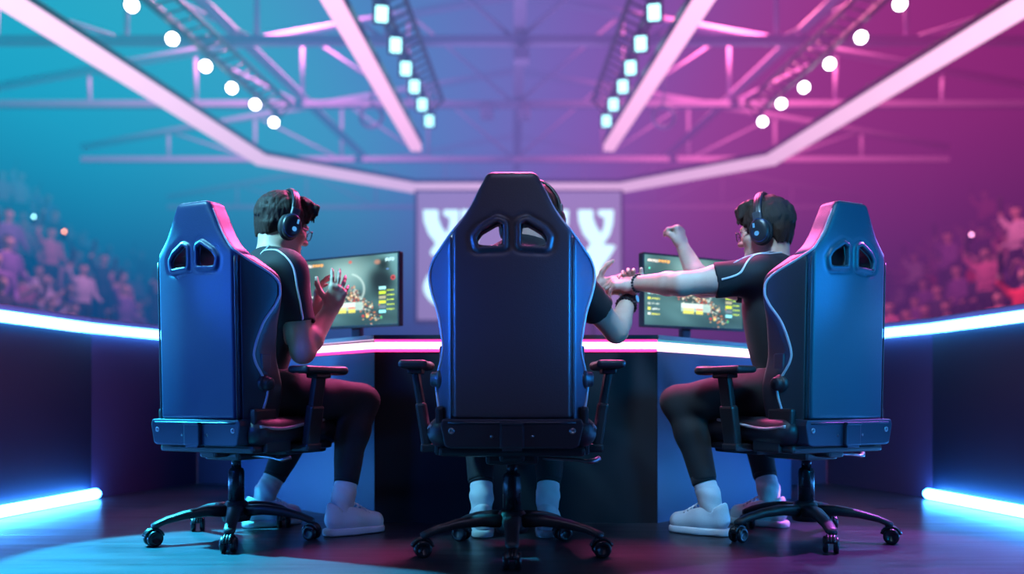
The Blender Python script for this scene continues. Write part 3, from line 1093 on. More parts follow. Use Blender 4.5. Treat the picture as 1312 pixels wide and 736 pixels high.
MH = dict(
    black=pmat('headset_black', (0.02, 0.02, 0.026), rough=0.33, var=0.1, bump=0.03, bscale=400),
    grey=pmat('headset_grey', (0.16, 0.16, 0.19), rough=0.32, metal=0.7, var=0.1),
    blue=pmat('headset_blue_edge', (0.04, 0.12, 0.40), rough=0.3, metal=0.4, var=0.05),
    cyan=emat('headset_emblem_glow', (0.10, 0.42, 0.95), 0.9),
    cushion=pmat('ear_cushion', (0.015, 0.015, 0.02), rough=0.6, var=0.1),
    metal=pmat('thin_wire_frame', (0.10, 0.09, 0.11), rough=0.25, metal=0.8, var=0.05),
)
def glass_mat():
    m, nt = new_mat('clear_lens')
    N, L = nt.nodes, nt.links
    out = N.new('ShaderNodeOutputMaterial')
    t = N.new('ShaderNodeBsdfTransparent'); g = N.new('ShaderNodeBsdfGlossy'); g.inputs['Roughness'].default_value = 0.03
    fr = N.new('ShaderNodeFresnel'); fr.inputs['IOR'].default_value = 1.35
    mx = N.new('ShaderNodeMixShader')
    L.new(fr.outputs[0], mx.inputs[0]); L.new(t.outputs[0], mx.inputs[1]); L.new(g.outputs[0], mx.inputs[2]); L.new(mx.outputs[0], out.inputs[0])
    return m
MH['lens'] = glass_mat()

# ------------------------------------------------------------------ chairs
meshes = build_chair_meshes()
def settle(ch, loc, rz):
    ch.location = loc; ch.rotation_euler = (0, 0, rz)
C0 = make_chair(MC, base_rot=0.0, meshes=meshes)
settle(C0, (0.0, 2.92, 0), 0); C0.scale = (1.035, 1.0, 1.0)
tag(C0, 'black gaming chair in the centre seen squarely from behind with its back to us', 'gaming chair', 'gaming chairs at the desk')
CL = make_chair(MSIDE, base_rot=math.radians(14 + 25), meshes=meshes)
settle(CL, (-1.03, 3.20, 0), math.radians(-25)); CL.scale = (0.955, 0.98, 0.98)
tag(CL, 'navy-lit gaming chair on the left, its backrest turned to show the right side', 'gaming chair', 'gaming chairs at the desk')
CR = make_chair(MR, base_rot=math.radians(-3 - 26), meshes=meshes)
settle(CR, (1.10, 3.20, 0), math.radians(26)); CR.scale = (0.955, 0.98, 0.98)
tag(CR, 'teal-lit gaming chair on the right, its backrest turned to show the left side', 'gaming chair', 'gaming chairs at the desk')

# ------------------------------------------------------------------ players
JL = dict(pelvis=(-0.985, 3.24, 0.55), neck=(-0.937, 3.35, 1.070), head=(-0.912, 3.40, 1.208),
          F=(0.73, 0.60, -0.26), U=(0.15, 0.12, 1),
          shR=(-0.845, 3.225, 1.005), shL=(-1.03, 3.50, 1.01),
          elR=(-0.782, 3.20, 0.70), elL=(-0.985, 3.63, 0.74),
          wrR=(-0.712, 3.36, 0.872), wrL=(-0.800, 3.50, 0.872),
          hipR=(-0.92, 3.18, 0.55), hipL=(-1.04, 3.30, 0.55),
          knR=(-0.605, 3.42, 0.508), knL=(-0.84, 3.66, 0.50),
          anR=(-0.655, 3.285, 0.10), anL=(-1.03, 3.50, 0.10), toeR=(0.80, 0.55, 0), toeL=(0.8, 0.6, 0))
hl = [dict(Wp=JL['wrR'], f=(0.30, 0.12, 0.88), n=(-0.42, 0.88, 0.05), side='R', curls=[(8, 12, 8), (12, 14, 10), (18, 16, 12), (26, 20, 14)], spread=11, thumb=(0.55, 0.75, 0.3)),
      dict(Wp=JL['wrL'], f=(0.10, -0.10, 0.95), n=(0.86, 0.30, 0.0), side='L', curls=[(14, 20, 14), (18, 22, 14), (22, 24, 14), (26, 24, 16)], spread=9, thumb=(0.6, 0.7, 0.3))]
stL = [([at(343, 333, 3.26), at(352, 334, 3.25), at(364, 339, 3.22), at(375, 352, 3.18), at(383, 375, 3.15), at(388, 400, 3.14), at(390, 412, 3.14)], 0.0038),
       ([at(372, 338, 3.30), at(384, 352, 3.26), at(391, 375, 3.24), at(396, 400, 3.22), at(397, 410, 3.22)], 0.0030),
       ([at(344, 312, 3.30), at(344, 325, 3.27), at(343, 338, 3.25)], 0.0034)]
PL, bL, _ = make_person(JL, 'young person on the left in black jersey and headset, both hands raised before the monitor', MP, hl, 0.97, 'quiff', 1, sleeve=0.66, stripes=stL)

JR = dict(pelvis=(1.055, 3.24, 0.55), neck=(1.018, 3.34, 1.035), head=(0.998, 3.36, 1.182),
          F=(-0.80, 0.55, -0.14), U=(-0.08, 0.06, 1),
          shL=(0.915, 3.20, 0.985), shR=(1.09, 3.47, 0.98),
          elL=(0.640, 3.24, 0.958), elR=(0.79, 3.56, 0.99),
          wrL=(0.4957, 3.42, 0.985), wrR=(0.742, 3.70, 1.170),
          hipL=(0.98, 3.18, 0.55), hipR=(1.10, 3.31, 0.55),
          knL=(0.668, 3.42, 0.505), knR=(1.02, 3.69, 0.50),
          anL=(0.771, 3.285, 0.10), anR=(1.06, 3.50, 0.10), toeL=(-0.80, 0.55, 0), toeR=(-0.75, 0.6, 0))
hr = [dict(Wp=JR['wrL'], f=(-0.95, 0.10, 0.02), n=(-0.05, 0.55, -0.80), side='L', curls=[(28, 30, 15), (34, 34, 20), (38, 36, 20), (40, 40, 24)], spread=3, thumb=(0.7, 0.5, 0.45)),
      dict(Wp=JR['wrR'], f=(-0.22, 0.12, 0.95), n=(-0.75, 0.55, -0.10), side='R', curls=[(75, 95, 55), (80, 98, 58), (84, 98, 58), (86, 98, 58)], spread=0, thumb=(0.85, 0.25, 0.40), thumb_curl=45, thumb_to=(0.0, -1.0, 0.75), sc=1.05)]
stR = [([at(1006, 322, 3.30), at(985, 336, 3.24), at(960, 347, 3.18), at(940, 354, 3.15), at(925, 359, 3.14)], 0.0038),
       ([at(1002, 316, 3.36), at(980, 327, 3.25), at(957, 338, 3.20), at(938, 345, 3.18), at(923, 350, 3.17)], 0.0030)]
PR, bR, _ = make_person(JR, 'person on the right in black jersey, left arm stretched out, right fist raised', MP, hr, 0.96, 'tousled', 2, sleeve=0.55, stripes=stR)

JC = dict(pelvis=(0.02, 3.00, 0.56), neck=(0.055, 3.15, 1.075), head=(0.078, 3.24, 1.195),
          F=(0.15, 0.97, -0.12), U=(0.02, 0.1, 1),
          shR=(0.215, 3.15, 0.965), shL=(-0.12, 3.18, 0.99),
          elR=(0.405, 3.33, 0.785), elL=(0.08, 3.44, 0.90),
          wrR=(0.474, 3.485, 0.925), wrL=(0.325, 3.485, 0.975),
          hipR=(0.11, 3.03, 0.55), hipL=(-0.08, 3.03, 0.55),
          knR=(0.16, 3.46, 0.50), knL=(-0.13, 3.46, 0.50),
          anR=(0.135, 3.27, 0.10), anL=(-0.115, 3.27, 0.10), toeR=(0.12, 1, 0), toeL=(-0.12, 1, 0))
hc = [dict(Wp=JC['wrR'], f=(-0.10, -0.12, 0.95), n=(-0.15, -0.90, 0.0), side='R', curls=[(38, 40, 25), (42, 44, 28), (44, 44, 30), (46, 46, 30)], spread=5, thumb=(0.75, 0.55, 0.3)),
      dict(Wp=JC['wrL'], f=(0.97, -0.04, 0.10), n=(0.05, -0.92, -0.25), side='L', curls=[(-12, 30, 30), (22, 36, 26), (28, 38, 26), (32, 40, 28)], spread=9, thumb=(0.45, 0.9, 0.15))]
PC, bC, _ = make_person(JC, 'person in black jersey in the centre chair, mostly hidden behind its backrest', MP, hc, 1.0, 'tousled', 3, sleeve=0.60)

make_headset(JL, 0.97, 'headset', 'black over-ear headset on the head of the left player', MH)
make_headset(JR, 0.96, 'headset', 'black over-ear headset on the head of the right player', MH)
make_headset(JC, 1.0, 'headset', 'black headset on the centre player, peeking past the backrest', MH)
make_glasses(JL, 0.97, 'eyeglasses', 'thin wire eyeglasses on the face of the left player', MH)
make_glasses(JR, 0.96, 'eyeglasses', 'thin wire eyeglasses on the face of the right player', MH)

# wrist wear
def wrist_band(name, label, cat, wr, el, off, r, width, m, beads=False, face=None, group=None):
    wr = np.asarray(wr, float); el = np.asarray(el, float)
    ax = nrm(el - wr); c = wr + ax * off
    root = empty(name, tuple(c)); tag(root, label, cat, group)
    q = Vector(tuple(ax)).to_track_quat('Z', 'Y').to_matrix().to_4x4()
    mb = MB()
    if beads:
        for k in range(18):
            a = 2 * PI * k / 18
            bm = bmesh.new(); bmesh.ops.create_icosphere(bm, subdivisions=2, radius=width)
            mb.bm(bm, q @ Matrix.Translation((r * math.cos(a), r * math.sin(a), 0)), 0, True)
        mb.build('beads', m, root)
    else:
        mb.lathe([(r - 0.002, -width), (r + 0.002, -width), (r + 0.0035, -width * 0.6), (r + 0.0035, width * 0.6), (r + 0.002, width), (r - 0.002, width)], 30, q)
        mb.build('strap', m, root)
    if face is not None:
        d = nrm(np.asarray(face, float) - ax * np.dot(face, ax))
        fm = frame(ax, np.cross(d, ax), d, d * (r + 0.001))
        mb = MB(); mb.lathe([(0, 0), (0.017, 0), (0.018, 0.004), (0.016, 0.009), (0, 0.009)], 24, fm)
        cs = mb.build('case', MH['grey'], root)
        mb = MB(); mb.lathe([(0, 0.009), (0.0145, 0.009), (0.014, 0.0100), (0, 0.0102)], 24, fm)
        mb.build('dial', MH['cyan'], cs)
    return root
wrist_band('bracelet', 'dark beaded bracelet on the stretched left wrist of the right player', 'bracelet', JR['wrL'], JR['elL'], 0.010, 0.033, 0.0065, MH['black'], beads=True)
wrist_band('sports_watch', 'black wide-strapped sports watch on the raised right wrist of the centre player', 'watch', JC['wrR'], JC['elR'], 0.008, 0.0325, 0.015, MH['black'], face=(0.75, -0.6, 0.1))
wrist_band('bracelet', 'black beaded bracelet below the watch of the centre player', 'bracelet', JC['wrR'], JC['elR'], 0.042, 0.0385, 0.0075, MH['black'], beads=True)

# ------------------------------------------------------------------ floor
def floor_mat():
    m, nt = new_mat('dark_stage_planks')
    N, L = nt.nodes, nt.links
    out = N.new('ShaderNodeOutputMaterial'); b = N.new('ShaderNodeBsdfPrincipled'); L.new(b.outputs[0], out.inputs[0])
    tc = N.new('ShaderNodeTexCoord')
    sep = N.new('ShaderNodeSeparateXYZ'); L.new(tc.outputs['Object'], sep.inputs[0])
    # board joints run across the stage
    mth = N.new('ShaderNodeMath'); mth.operation = 'MULTIPLY'; mth.inputs[1].default_value = 1 / 0.36; L.new(sep.outputs['Y'], mth.inputs[0])
    fr = N.new('ShaderNodeMath'); fr.operation = 'FRACT'; L.new(mth.outputs[0], fr.inputs[0])
    c = N.new('ShaderNodeMath'); c.operation = 'COMPARE'; c.inputs[1].default_value = 0.5; c.inputs[2].default_value = 0.012; L.new(fr.outputs[0], c.inputs[0])
    mp = N.new('ShaderNodeMapping'); mp.inputs['Scale'].default_value = (0.8, 7, 1); L.new(tc.outputs['Object'], mp.inputs[0])
    nz = N.new('ShaderNodeTexNoise'); nz.inputs['Scale'].default_value = 2.4; nz.inputs['Detail'].default_value = 6; L.new(mp.outputs[0], nz.inputs['Vector'])
    mx = N.new('ShaderNodeMix'); mx.data_type = 'RGBA'
    mx.inputs['A'].default_value = (0.018, 0.018, 0.028, 1); mx.inputs['B'].default_value = (0.044, 0.043, 0.062, 1)
    L.new(nz.outputs['Fac'], mx.inputs['Factor'])
    m2 = N.new('ShaderNodeMix'); m2.data_type = 'RGBA'; m2.inputs['B'].default_value = (0.012, 0.012, 0.016, 1)
    L.new(c.outputs[0], m2.inputs['Factor']); L.new(mx.outputs['Result'], m2.inputs['A'])
    L.new(m2.outputs['Result'], b.inputs['Base Color']); b.inputs['Specular IOR Level'].default_value = 0.26
    mr = N.new('ShaderNodeMapRange'); mr.inputs['To Min'].default_value = 0.22; mr.inputs['To Max'].default_value = 0.42
    L.new(nz.outputs['Fac'], mr.inputs['Value']); L.new(mr.outputs[0], b.inputs['Roughness'])
    bp = N.new('ShaderNodeBump'); bp.inputs['Strength'].default_value = 0.25; bp.inputs['Distance'].default_value = 0.004
    ad = N.new('ShaderNodeMath'); ad.operation = 'SUBTRACT'; L.new(nz.outputs['Fac'], ad.inputs[0]); L.new(c.outputs[0], ad.inputs[1])
    L.new(ad.outputs[0], bp.inputs['Height']); L.new(bp.outputs[0], b.inputs['Normal'])
    return m
mb = MB()
mb.box((0, 2.5, -0.05), (7.0, 7.6, 0.10))
fl = mb.build('floor', floor_mat()); tag(fl, 'dark glossy stage floor of wide boards under the chairs', 'floor', kind='structure')
mb = MB(); mb.box((0, 17, -0.3), (30, 24, 0.2))
tag(mb.build('floor', pmat('arena_floor', (0.05, 0.04, 0.07), rough=0.6)), 'dim arena floor beyond the stage', 'floor', kind='structure')

# ------------------------------------------------------------------ barrier walls round the stage
M_wall_dark = pmat('dark_wall_panel', (0.014, 0.024, 0.056), rough=0.5, var=0.1, vscale=2, bump=0.03, bscale=80)
M_wall_purple = pmat('purple_wall_panel', (0.085, 0.050, 0.130), rough=0.55, var=0.1, vscale=2, bump=0.03, bscale=80)
M_cap = pmat('wall_cap_pink_reflection', (0.16, 0.05, 0.10), rough=0.35, var=0.1)  # pink reflection along the rail is put into its base colour
M_led_white = emat('white_blue_led', s2l(75, 168, 255), 18.0)
M_led_white_floor = emat('white_blue_floor_led', s2l(62, 155, 255), 40.0)
M_led_pink = emat('pink_white_led', s2l(255, 205, 235), 4.0)
M_led_hot = emat('hot_pink_led_edge', s2l(255, 60, 150), 2.6)
M_led_cyan = emat('cyan_led_edge', s2l(90, 190, 225), 0.9)
def wall_run(mb, p, q, z0, z1, th, inward):
    p = Vector((p[0], p[1], 0)); q = Vector((q[0], q[1], 0)); d = (q - p); L = d.length; d.normalize()
    n = Vector((-d.y, d.x, 0)) * inward
    c = (p + q) / 2 - n * th / 2
    R = Matrix(((d.x, -d.y, 0), (d.y, d.x, 0), (0, 0, 1)))
    mb.box((c.x, c.y, (z0 + z1) / 2), (L, th, z1 - z0), 0.004, R)
    return n, R
for sx, side in ((-1, 'left'), (1, 'right')):
    A, B, Cc = (sx * 2.55, 1.2), (sx * 2.185, 4.45), (sx * 1.93, 5.25)
    inn = -sx * -1
    mb = MB()
    inn = 1 if sx > 0 else -1
    n1, R1 = wall_run(mb, A, B, 0, 0.86, 0.12, inn)
    tag(mb.build('wall_' + side, M_wall_dark), 'dark waist-high stage wall along the %s edge' % side, 'wall', kind='structure')
    mb = MB()
    n2, R2 = wall_run(mb, B, Cc, 0, 0.86, 0.12, inn)
    n3, R3 = wall_run(mb, Cc, (sx * 1.30, 5.05), 0, 0.80, 0.12, inn)
    tag(mb.build('wall_' + side, M_wall_purple), 'purple tinted stage wall panels behind the %s chair' % side, 'wall', kind='structure')
    mb = MB()
    wall_run(mb, A, B, 0.915, 0.945, 0.16, inn); wall_run(mb, B, Cc, 0.915, 0.945, 0.16, inn)
    tag(mb.build('trim_%d' % (1 if sx < 0 else 2), M_cap), 'cap rail with painted pink reflection on top of the %s stage wall' % side, 'trim', kind='structure')
    mb = MB()
    o = n1 * 0.035
    wall_run(mb, (A[0] + o.x, A[1] + o.y), (B[0] + o.x, B[1] + o.y), 0.870, 0.910, 0.10, inn)
    wall_run(mb, (B[0] + o.x, B[1] + o.y), (Cc[0] + o.x, Cc[1] + o.y), 0.870, 0.910, 0.10, inn)
    tag(mb.build('light_strip', M_led_white), 'white-blue light strip along the top of the %s stage wall' % side, 'light strip', 'light strips on the stage walls')
    mb = MB()
    p = Vector((A[0], A[1], 0.030)) + n1 * 0.035; q = Vector((B[0], B[1], 0.030)) + n1 * 0.035
    mb.tube([p, p.lerp(q, 0.3), p.lerp(q, 0.6), q - (q - p).normalized() * 0.02, q], [0.027, 0.027, 0.027, 0.027, 0.018], 14)
    tag(mb.build('light_tube', M_led_white_floor), 'glowing white-blue light tube on the floor along the %s wall' % side, 'light tube', 'light tubes on the floor')

# ------------------------------------------------------------------ desks
M_desk_black = pmat('black_desk_panel', (0.014, 0.012, 0.018), rough=0.6, var=0.1, vscale=3, spec=0.25)
M_desk_wing = pmat('blue_grey_desk_panel', (0.045, 0.075, 0.200), rough=0.45, var=0.1, vscale=3)
M_top = pmat('desk_top', (0.16, 0.15, 0.20), rough=0.32, var=0.08)
M_top_black = pmat('desk_top_dark', (0.030, 0.028, 0.040), rough=0.32, var=0.08)
XL, XR, YF = -0.577, 0.610, 3.60
def desk_unit(label, poly_front, depth_pts, mats, strips):
    root = empty('desk', (sum(p[0] for p in poly_front) / len(poly_front), poly_front[0][1], 0))
    tag(root, label, 'desk', 'desk units on the stage')
    o = root.location
    poly = [(p[0] - o.x, p[1] - o.y) for p in poly_front + depth_pts]
    # winding
    ar = sum(poly[i - 1][0] * poly[i][1] - poly[i][0] * poly[i - 1][1] for i in range(len(poly)))
    if ar < 0: poly = poly[::-1]
    mb = MB(); mb.prism(poly, 0.720); mb.build('front_panel', mats[0], root)
    def grow(poly, d):
        cx = sum(p[0] for p in poly) / len(poly); cy = sum(p[1] for p in poly) / len(poly)
        return [(p[0] + d * (1 if p[0] > cx else -1) * 0.0, p[1] + d * (-1 if p[1] < cy else 1)) for p in poly]
    mb = MB(); mb.prism(grow(poly, 0.02), 0.018, Matrix.Translation((0, 0, 0.772))); mb.build('worktop', mats[1], root)
    for m_, za, zb, out_, nm, lab in strips:
        mb = MB()
        for p, q in zip(poly_front[:-1], poly_front[1:]):
            a = Vector((p[0] - o.x, p[1] - o.y, 0)); b2 = Vector((q[0] - o.x, q[1] - o.y, 0))
            d = (b2 - a).normalized(); n = Vector((d.y, -d.x, 0))
            c = (a + b2) / 2 - n * (0.03 - out_)
            mb.box((c.x, c.y, (za + zb) / 2), ((b2 - a).length, 0.06, zb - za), 0.003, Matrix(((d.x, -d.y, 0), (d.y, d.x, 0), (0, 0, 1))))
        mb.build(nm, m_, root)['label'] = lab
    return root
hot = [(M_led_pink, 0.733, 0.760, 0.012, 'light_strip', 'pink-white light strip under the worktop'),
       (M_led_hot, 0.722, 0.733, 0.008, 'light_strip_edge', 'hot pink glowing lower edge of the strip'), (M_led_hot, 0.760, 0.771, 0.008, 'light_strip_edge', 'hot pink glowing upper edge of the strip')]
cool = [(M_led_pink, 0.728, 0.760, 0.012, 'light_strip', 'pink-white light strip under the worktop'),
        (M_led_cyan, 0.760, 0.771, 0.008, 'light_strip_edge', 'pale cyan glowing upper edge of the strip')]
desk_unit('black desk block in the centre behind the middle chair with hot pink light strip', [(XL, YF), (XR, YF)], [(XR, 4.35), (XL, 4.35)], (M_desk_black, M_top_black), hot)
desk_unit('blue-lit angled desk wing on the left carrying a monitor', [(-1.46, 4.52), (XL - 0.002, YF)], [(XL - 0.002, 4.35), (-1.10, 4.95)], (M_desk_wing, M_top), hot[:1] + hot[1:2])
desk_unit('blue-lit angled desk wing on the right carrying a monitor', [(XR + 0.002, YF), (1.46, 4.48)], [(1.12, 4.95), (XR + 0.002, 4.35)], (M_desk_wing, M_top), cool)

# ------------------------------------------------------------------ monitors with a painted-by-code game picture
def game_picture(seed, mirror):
    nx, ny = 208, 118
    rng = np.random.RandomState(seed)
    y, x = np.mgrid[0:ny, 0:nx]
    u = (x + 0.5) / nx; v = 1 - (y + 0.5) / ny           # v up
    col = np.zeros((ny, nx, 3))
    def blob(c, cx, cy, rx, ry, a=1.0, p=2.0):
        w = a * np.exp(-(((u - cx) / rx) ** 2 + ((v - cy) / ry) ** 2) ** (p / 2))
        col[:] = col * (1 - w[..., None]) + np.array(s2l(*c)) * w[..., None]
    n = np.zeros_like(u)
    for k in range(1, 7):
        a, b, c_ = rng.uniform(-9, 9), rng.uniform(-9, 9), rng.uniform(0, 6)
        n += np.sin(a * u * k * 0.8 + b * v * k * 0.8 + c_) / k
    n = (n - n.min()) / (n.max() - n.min())
    base = np.array(s2l(78, 118, 122)); dark = np.array(s2l(38, 58, 66))
    col[:] = base * (0.50 + 0.55 * v[..., None]) * (0.40 + 1.05 * n[..., None] ** 1.3) + dark * 0.15
    blob((150, 185, 180), 0.50, 0.78, 0.20, 0.20, 0.55)
    blob((22, 30, 38), 0.84, 0.62, 0.14, 0.26, 0.95, 4)       # dark figure
    blob((20, 28, 34), 0.86, 0.86, 0.06, 0.09, 0.85, 3)
    blob((150, 110, 95), 0.80, 0.90, 0.03, 0.035, 0.9, 4)
    blob((40, 52, 54), 0.46, 0.42, 0.22, 0.10, 0.85, 3)
    for i in range(150):                                       # sparks and debris
        t = rng.uniform(0, 1)
        cx = 0.52 + 0.26 * t + rng.normal(0, 0.035); cy = 0.52 - 0.44 * t + rng.normal(0, 0.06)
        c = [(215, 120, 70), (230, 190, 130), (170, 60, 50), (60, 50, 50), (200, 215, 200)][rng.randint(5)]
        blob(c, cx, cy, rng.uniform(0.004, 0.014), rng.uniform(0.006, 0.016), 0.6, 3)
    for i in range(60):
        cx = rng.uniform(0.30, 0.62); cy = rng.normal(0.42, 0.03)
        blob([(230, 225, 200), (180, 90, 80), (60, 66, 60)][rng.randint(3)], cx, cy, rng.uniform(0.004, 0.012), rng.uniform(0.006, 0.014), 0.7, 4)
    for t in np.linspace(0, 1, 60):                            # pale swoosh
        a = 0.3 + 1.9 * t
        blob((185, 210, 205), 0.50 + 0.17 * math.sin(a), 0.52 + 0.24 * math.cos(a), 0.010, 0.012, 0.22, 2)
    def rect(c, x0, y0, x1, y1, a=1.0):
        m = (u >= x0) & (u <= x1) & (v >= y0) & (v <= y1)
        col[m] = col[m] * (1 - a) + np.array(s2l(*c)) * a
    # pale slab and score bars in the lower middle
    rect((150, 178, 172), 0.36, 0.22, 0.66, 0.34, 0.85); rect((190, 205, 198), 0.36, 0.27, 0.58, 0.335, 0.8)
    rect((190, 190, 90), 0.38, 0.19, 0.49, 0.235, 0.95); rect((195, 190, 85), 0.51, 0.19, 0.58, 0.235, 0.95)
    rect((205, 110, 80), 0.51, 0.245, 0.58, 0.275, 0.8); rect((205, 195, 110), 0.38, 0.245, 0.49, 0.27, 0.7)
    def bits(x0, y0, x1, y1, c, gap=0.35):                     # unreadable rows of tiny marks
        w = 0.011; xx = x0
        while xx < x1:
            ww = rng.uniform(0.007, 0.013)
            rect(c, xx, y0 + rng.uniform(0, 0.006), min(xx + ww, x1), y1 - rng.uniform(0, 0.006), 0.95)
            xx += ww + 0.0045
    bits(0.035, 0.90, 0.135, 0.945, (225, 215, 205)); bits(0.14, 0.90, 0.25, 0.945, (235, 165, 85))
    rect((90, 220, 190), 0.045, 0.80, 0.06, 0.825)
    for i in range(5):
        yy = 0.44 - i * 0.075
        c = [(150, 200, 205), (205, 210, 80), (150, 165, 160), (200, 205, 90), (205, 215, 205)][i]
        rect(c, 0.035, yy, 0.062, yy + 0.035, 0.9); bits(0.070, yy, 0.150, yy + 0.030, [(190, 205, 200), (200, 205, 90), (150, 170, 165)][i % 3])
    for i in range(6):
        yy = 0.50 - i * 0.068
        c = [(150, 220, 225), (175, 205, 60), (150, 150, 120), (190, 205, 60), (95, 110, 120), (130, 215, 225)][i]
        rect(c, 0.815, yy, 0.885, yy + 0.042, 0.95)
        if i < 5: bits(0.895, yy - 0.03, 0.965, yy - 0.004, (175, 205, 70))
    bits(0.88, 0.90, 0.965, 0.95, (170, 215, 225))
    blob((190, 60, 65), 0.955, 0.66, 0.022, 0.035, 0.9, 6); blob((60, 36, 44), 0.955, 0.66, 0.012, 0.02, 0.9, 6)
    blob((190, 70, 60), 0.53, 0.93, 0.018, 0.022, 0.8, 5); blob((170, 60, 55), 0.66, 0.13, 0.015, 0.02, 0.9, 5); blob((210, 190, 90), 0.70, 0.12, 0.012, 0.018, 0.9, 5)
    rect((90, 130, 190), 0.89, 0.78, 0.915, 0.80, 0.8)
    blob((95, 205, 120), 0.84, 0.10, 0.010, 0.022, 0.6, 4)
    return nx, ny, col
def screen_mat(strength):
    m, nt = new_mat('monitor_picture')
    N, L = nt.nodes, nt.links
    out = N.new('ShaderNodeOutputMaterial'); e = N.new('ShaderNodeEmission'); at_ = N.new('ShaderNodeAttribute')
    at_.attribute_name = 'picture'; e.inputs['Strength'].default_value = strength
    b = N.new('ShaderNodeBsdfGlossy'); b.inputs['Roughness'].default_value = 0.25; b.inputs['Color'].default_value = (0.03, 0.03, 0.03, 1)
    ad = N.new('ShaderNodeAddShader')
    L.new(at_.outputs['Color'], e.inputs['Color']); L.new(e.outputs[0], ad.inputs[0]); L.new(b.outputs[0], ad.inputs[1]); L.new(ad.outputs[0], out.inputs[0])
    return m
M_screen = screen_mat(2.1)
M_bezel = pmat('monitor_bezel', (0.030, 0.030, 0.045), rough=0.4, var=0.08)
M_stand = pmat('monitor_stand', (0.07, 0.06, 0.10), rough=0.35, metal=0.5, var=0.08)
def make_monitor(label, pL, pR, H, z0, seed):
    """pL, pR: lower left and lower right corners as seen from the front"""
    pL = Vector(pL); pR = Vector(pR)
    d = pR - pL; Wd = d.length; d.normalize(); nf = Vector((d.y, -d.x, 0))      # towards the viewer
    c = (pL + pR) / 2
    root = empty('monitor', (c.x - nf.x * 0.06, c.y - nf.y * 0.06, 0.79)); tag(root, label, 'monitor', 'monitors on the desk wings')
    R = Matrix(((d.x, -nf.x, 0), (d.y, -nf.y, 0), (0, 0, 1)))
    o = root.location
    def loc(a, b2, z): return Vector((c.x, c.y, 0)) + d * a + nf * b2 + Vector((0, 0, z)) - o
    mb = MB(); mb.box(loc(0, -0.016, z0 + H / 2), (Wd, 0.030, H), 0.006, R); mb.box(loc(0, -0.042, z0 + H / 2), (Wd * 0.55, 0.03, H * 0.5), 0.012, R)
    mb.build('housing', M_bezel, root)
    mb = MB(); bw = 0.009
    for a, z, w, h in ((0, z0 + bw / 2, Wd, bw * 1.4), (0, z0 + H - bw / 2, Wd, bw), (-Wd / 2 + bw / 2, z0 + H / 2, bw, H), (Wd / 2 - bw / 2, z0 + H / 2, bw, H)):
        mb.box(loc(a, 0.001, z), (w, 0.008, h), 0.002, R)
    mb.build('bezel', M_bezel, root)
    nx, ny, col = game_picture(seed, False)
    gx, gy = np.meshgrid(np.arange(nx + 1), np.arange(ny + 1))
    W2, H2 = Wd - 2 * bw, H - 2.2 * bw
    vs = [tuple(loc(-W2 / 2 + W2 * i / nx, 0.0015, z0 + 1.2 * bw + H2 * (1 - j / ny))) for j, i in zip(gy.ravel(), gx.ravel())]
    fs = [[j * (nx + 1) + i, (j + 1) * (nx + 1) + i, (j + 1) * (nx + 1) + i + 1, j * (nx + 1) + i + 1] for j in range(ny) for i in range(nx)]
    me = bpy.data.meshes.new('screen'); me.from_pydata(vs, [], fs)
    ca = me.color_attributes.new('picture', 'FLOAT_COLOR', 'CORNER')
    rgba = np.concatenate([np.repeat(col.reshape(-1, 3), 4, 0), np.ones((nx * ny * 4, 1))], 1)
    ca.data.foreach_set('color', rgba.astype(np.float32).ravel())
    link_mesh('screen', me, M_screen, root)
    mb = MB(); mb.box(loc(0, -0.075, (0.80 + z0 + 0.12) / 2), (0.055, 0.03, z0 + 0.12 - 0.80), 0.008, R)
    mb.build('stand_post', M_stand, root)
    mb = MB(); mb.box(loc(0, -0.06, 0.7975), (0.20, 0.15, 0.013), 0.005, R); mb.build('stand_foot', M_stand, root)
    return root
l0 = at(383, 430, 4.17); l1 = at(512, 417, 3.89)
make_monitor('wide game monitor on the left desk wing, left player\'s hands in front', (l0[0], l0[1], 0), (l1[0], l1[1], 0), 0.340, 0.855, 5)
r0 = at(823, 420, 3.89); r1 = at(953, 424, 4.17)
make_monitor('wide game monitor on the right desk wing, stretched arm passing in front', (r0[0], r0[1], 0), (r1[0], r1[1], 0), 0.340, 0.850, 5)

# ------------------------------------------------------------------ hall: ceiling, walls
M_hall = pmat('hall_wall', (0.06, 0.05, 0.09), rough=0.8, var=0.2, vscale=0.4)
M_roof = pmat('roof_deck', (0.03, 0.04, 0.08), rough=0.8, var=0.2, vscale=0.4)
mb = MB(); mb.box((0, 14, 8.6), (26, 26, 0.2)); tag(mb.build('ceiling', M_roof), 'dark roof deck above the trusses', 'ceiling', kind='structure')
mb = MB(); mb.box((0, 27.1, 4.2), (26, 0.2, 9)); tag(mb.build('wall_back', M_hall), 'far end wall of the arena in haze', 'wall', kind='structure')
for sx, side in ((-1, 'left_side'), (1, 'right_side')):
    mb = MB(); mb.box((sx * 13.4, 14, 4.2), (0.2, 26, 9)); tag(mb.build('wall_' + side, M_hall), 'side wall of the arena above the %s stand' % side.split('_')[0], 'wall', kind='structure')

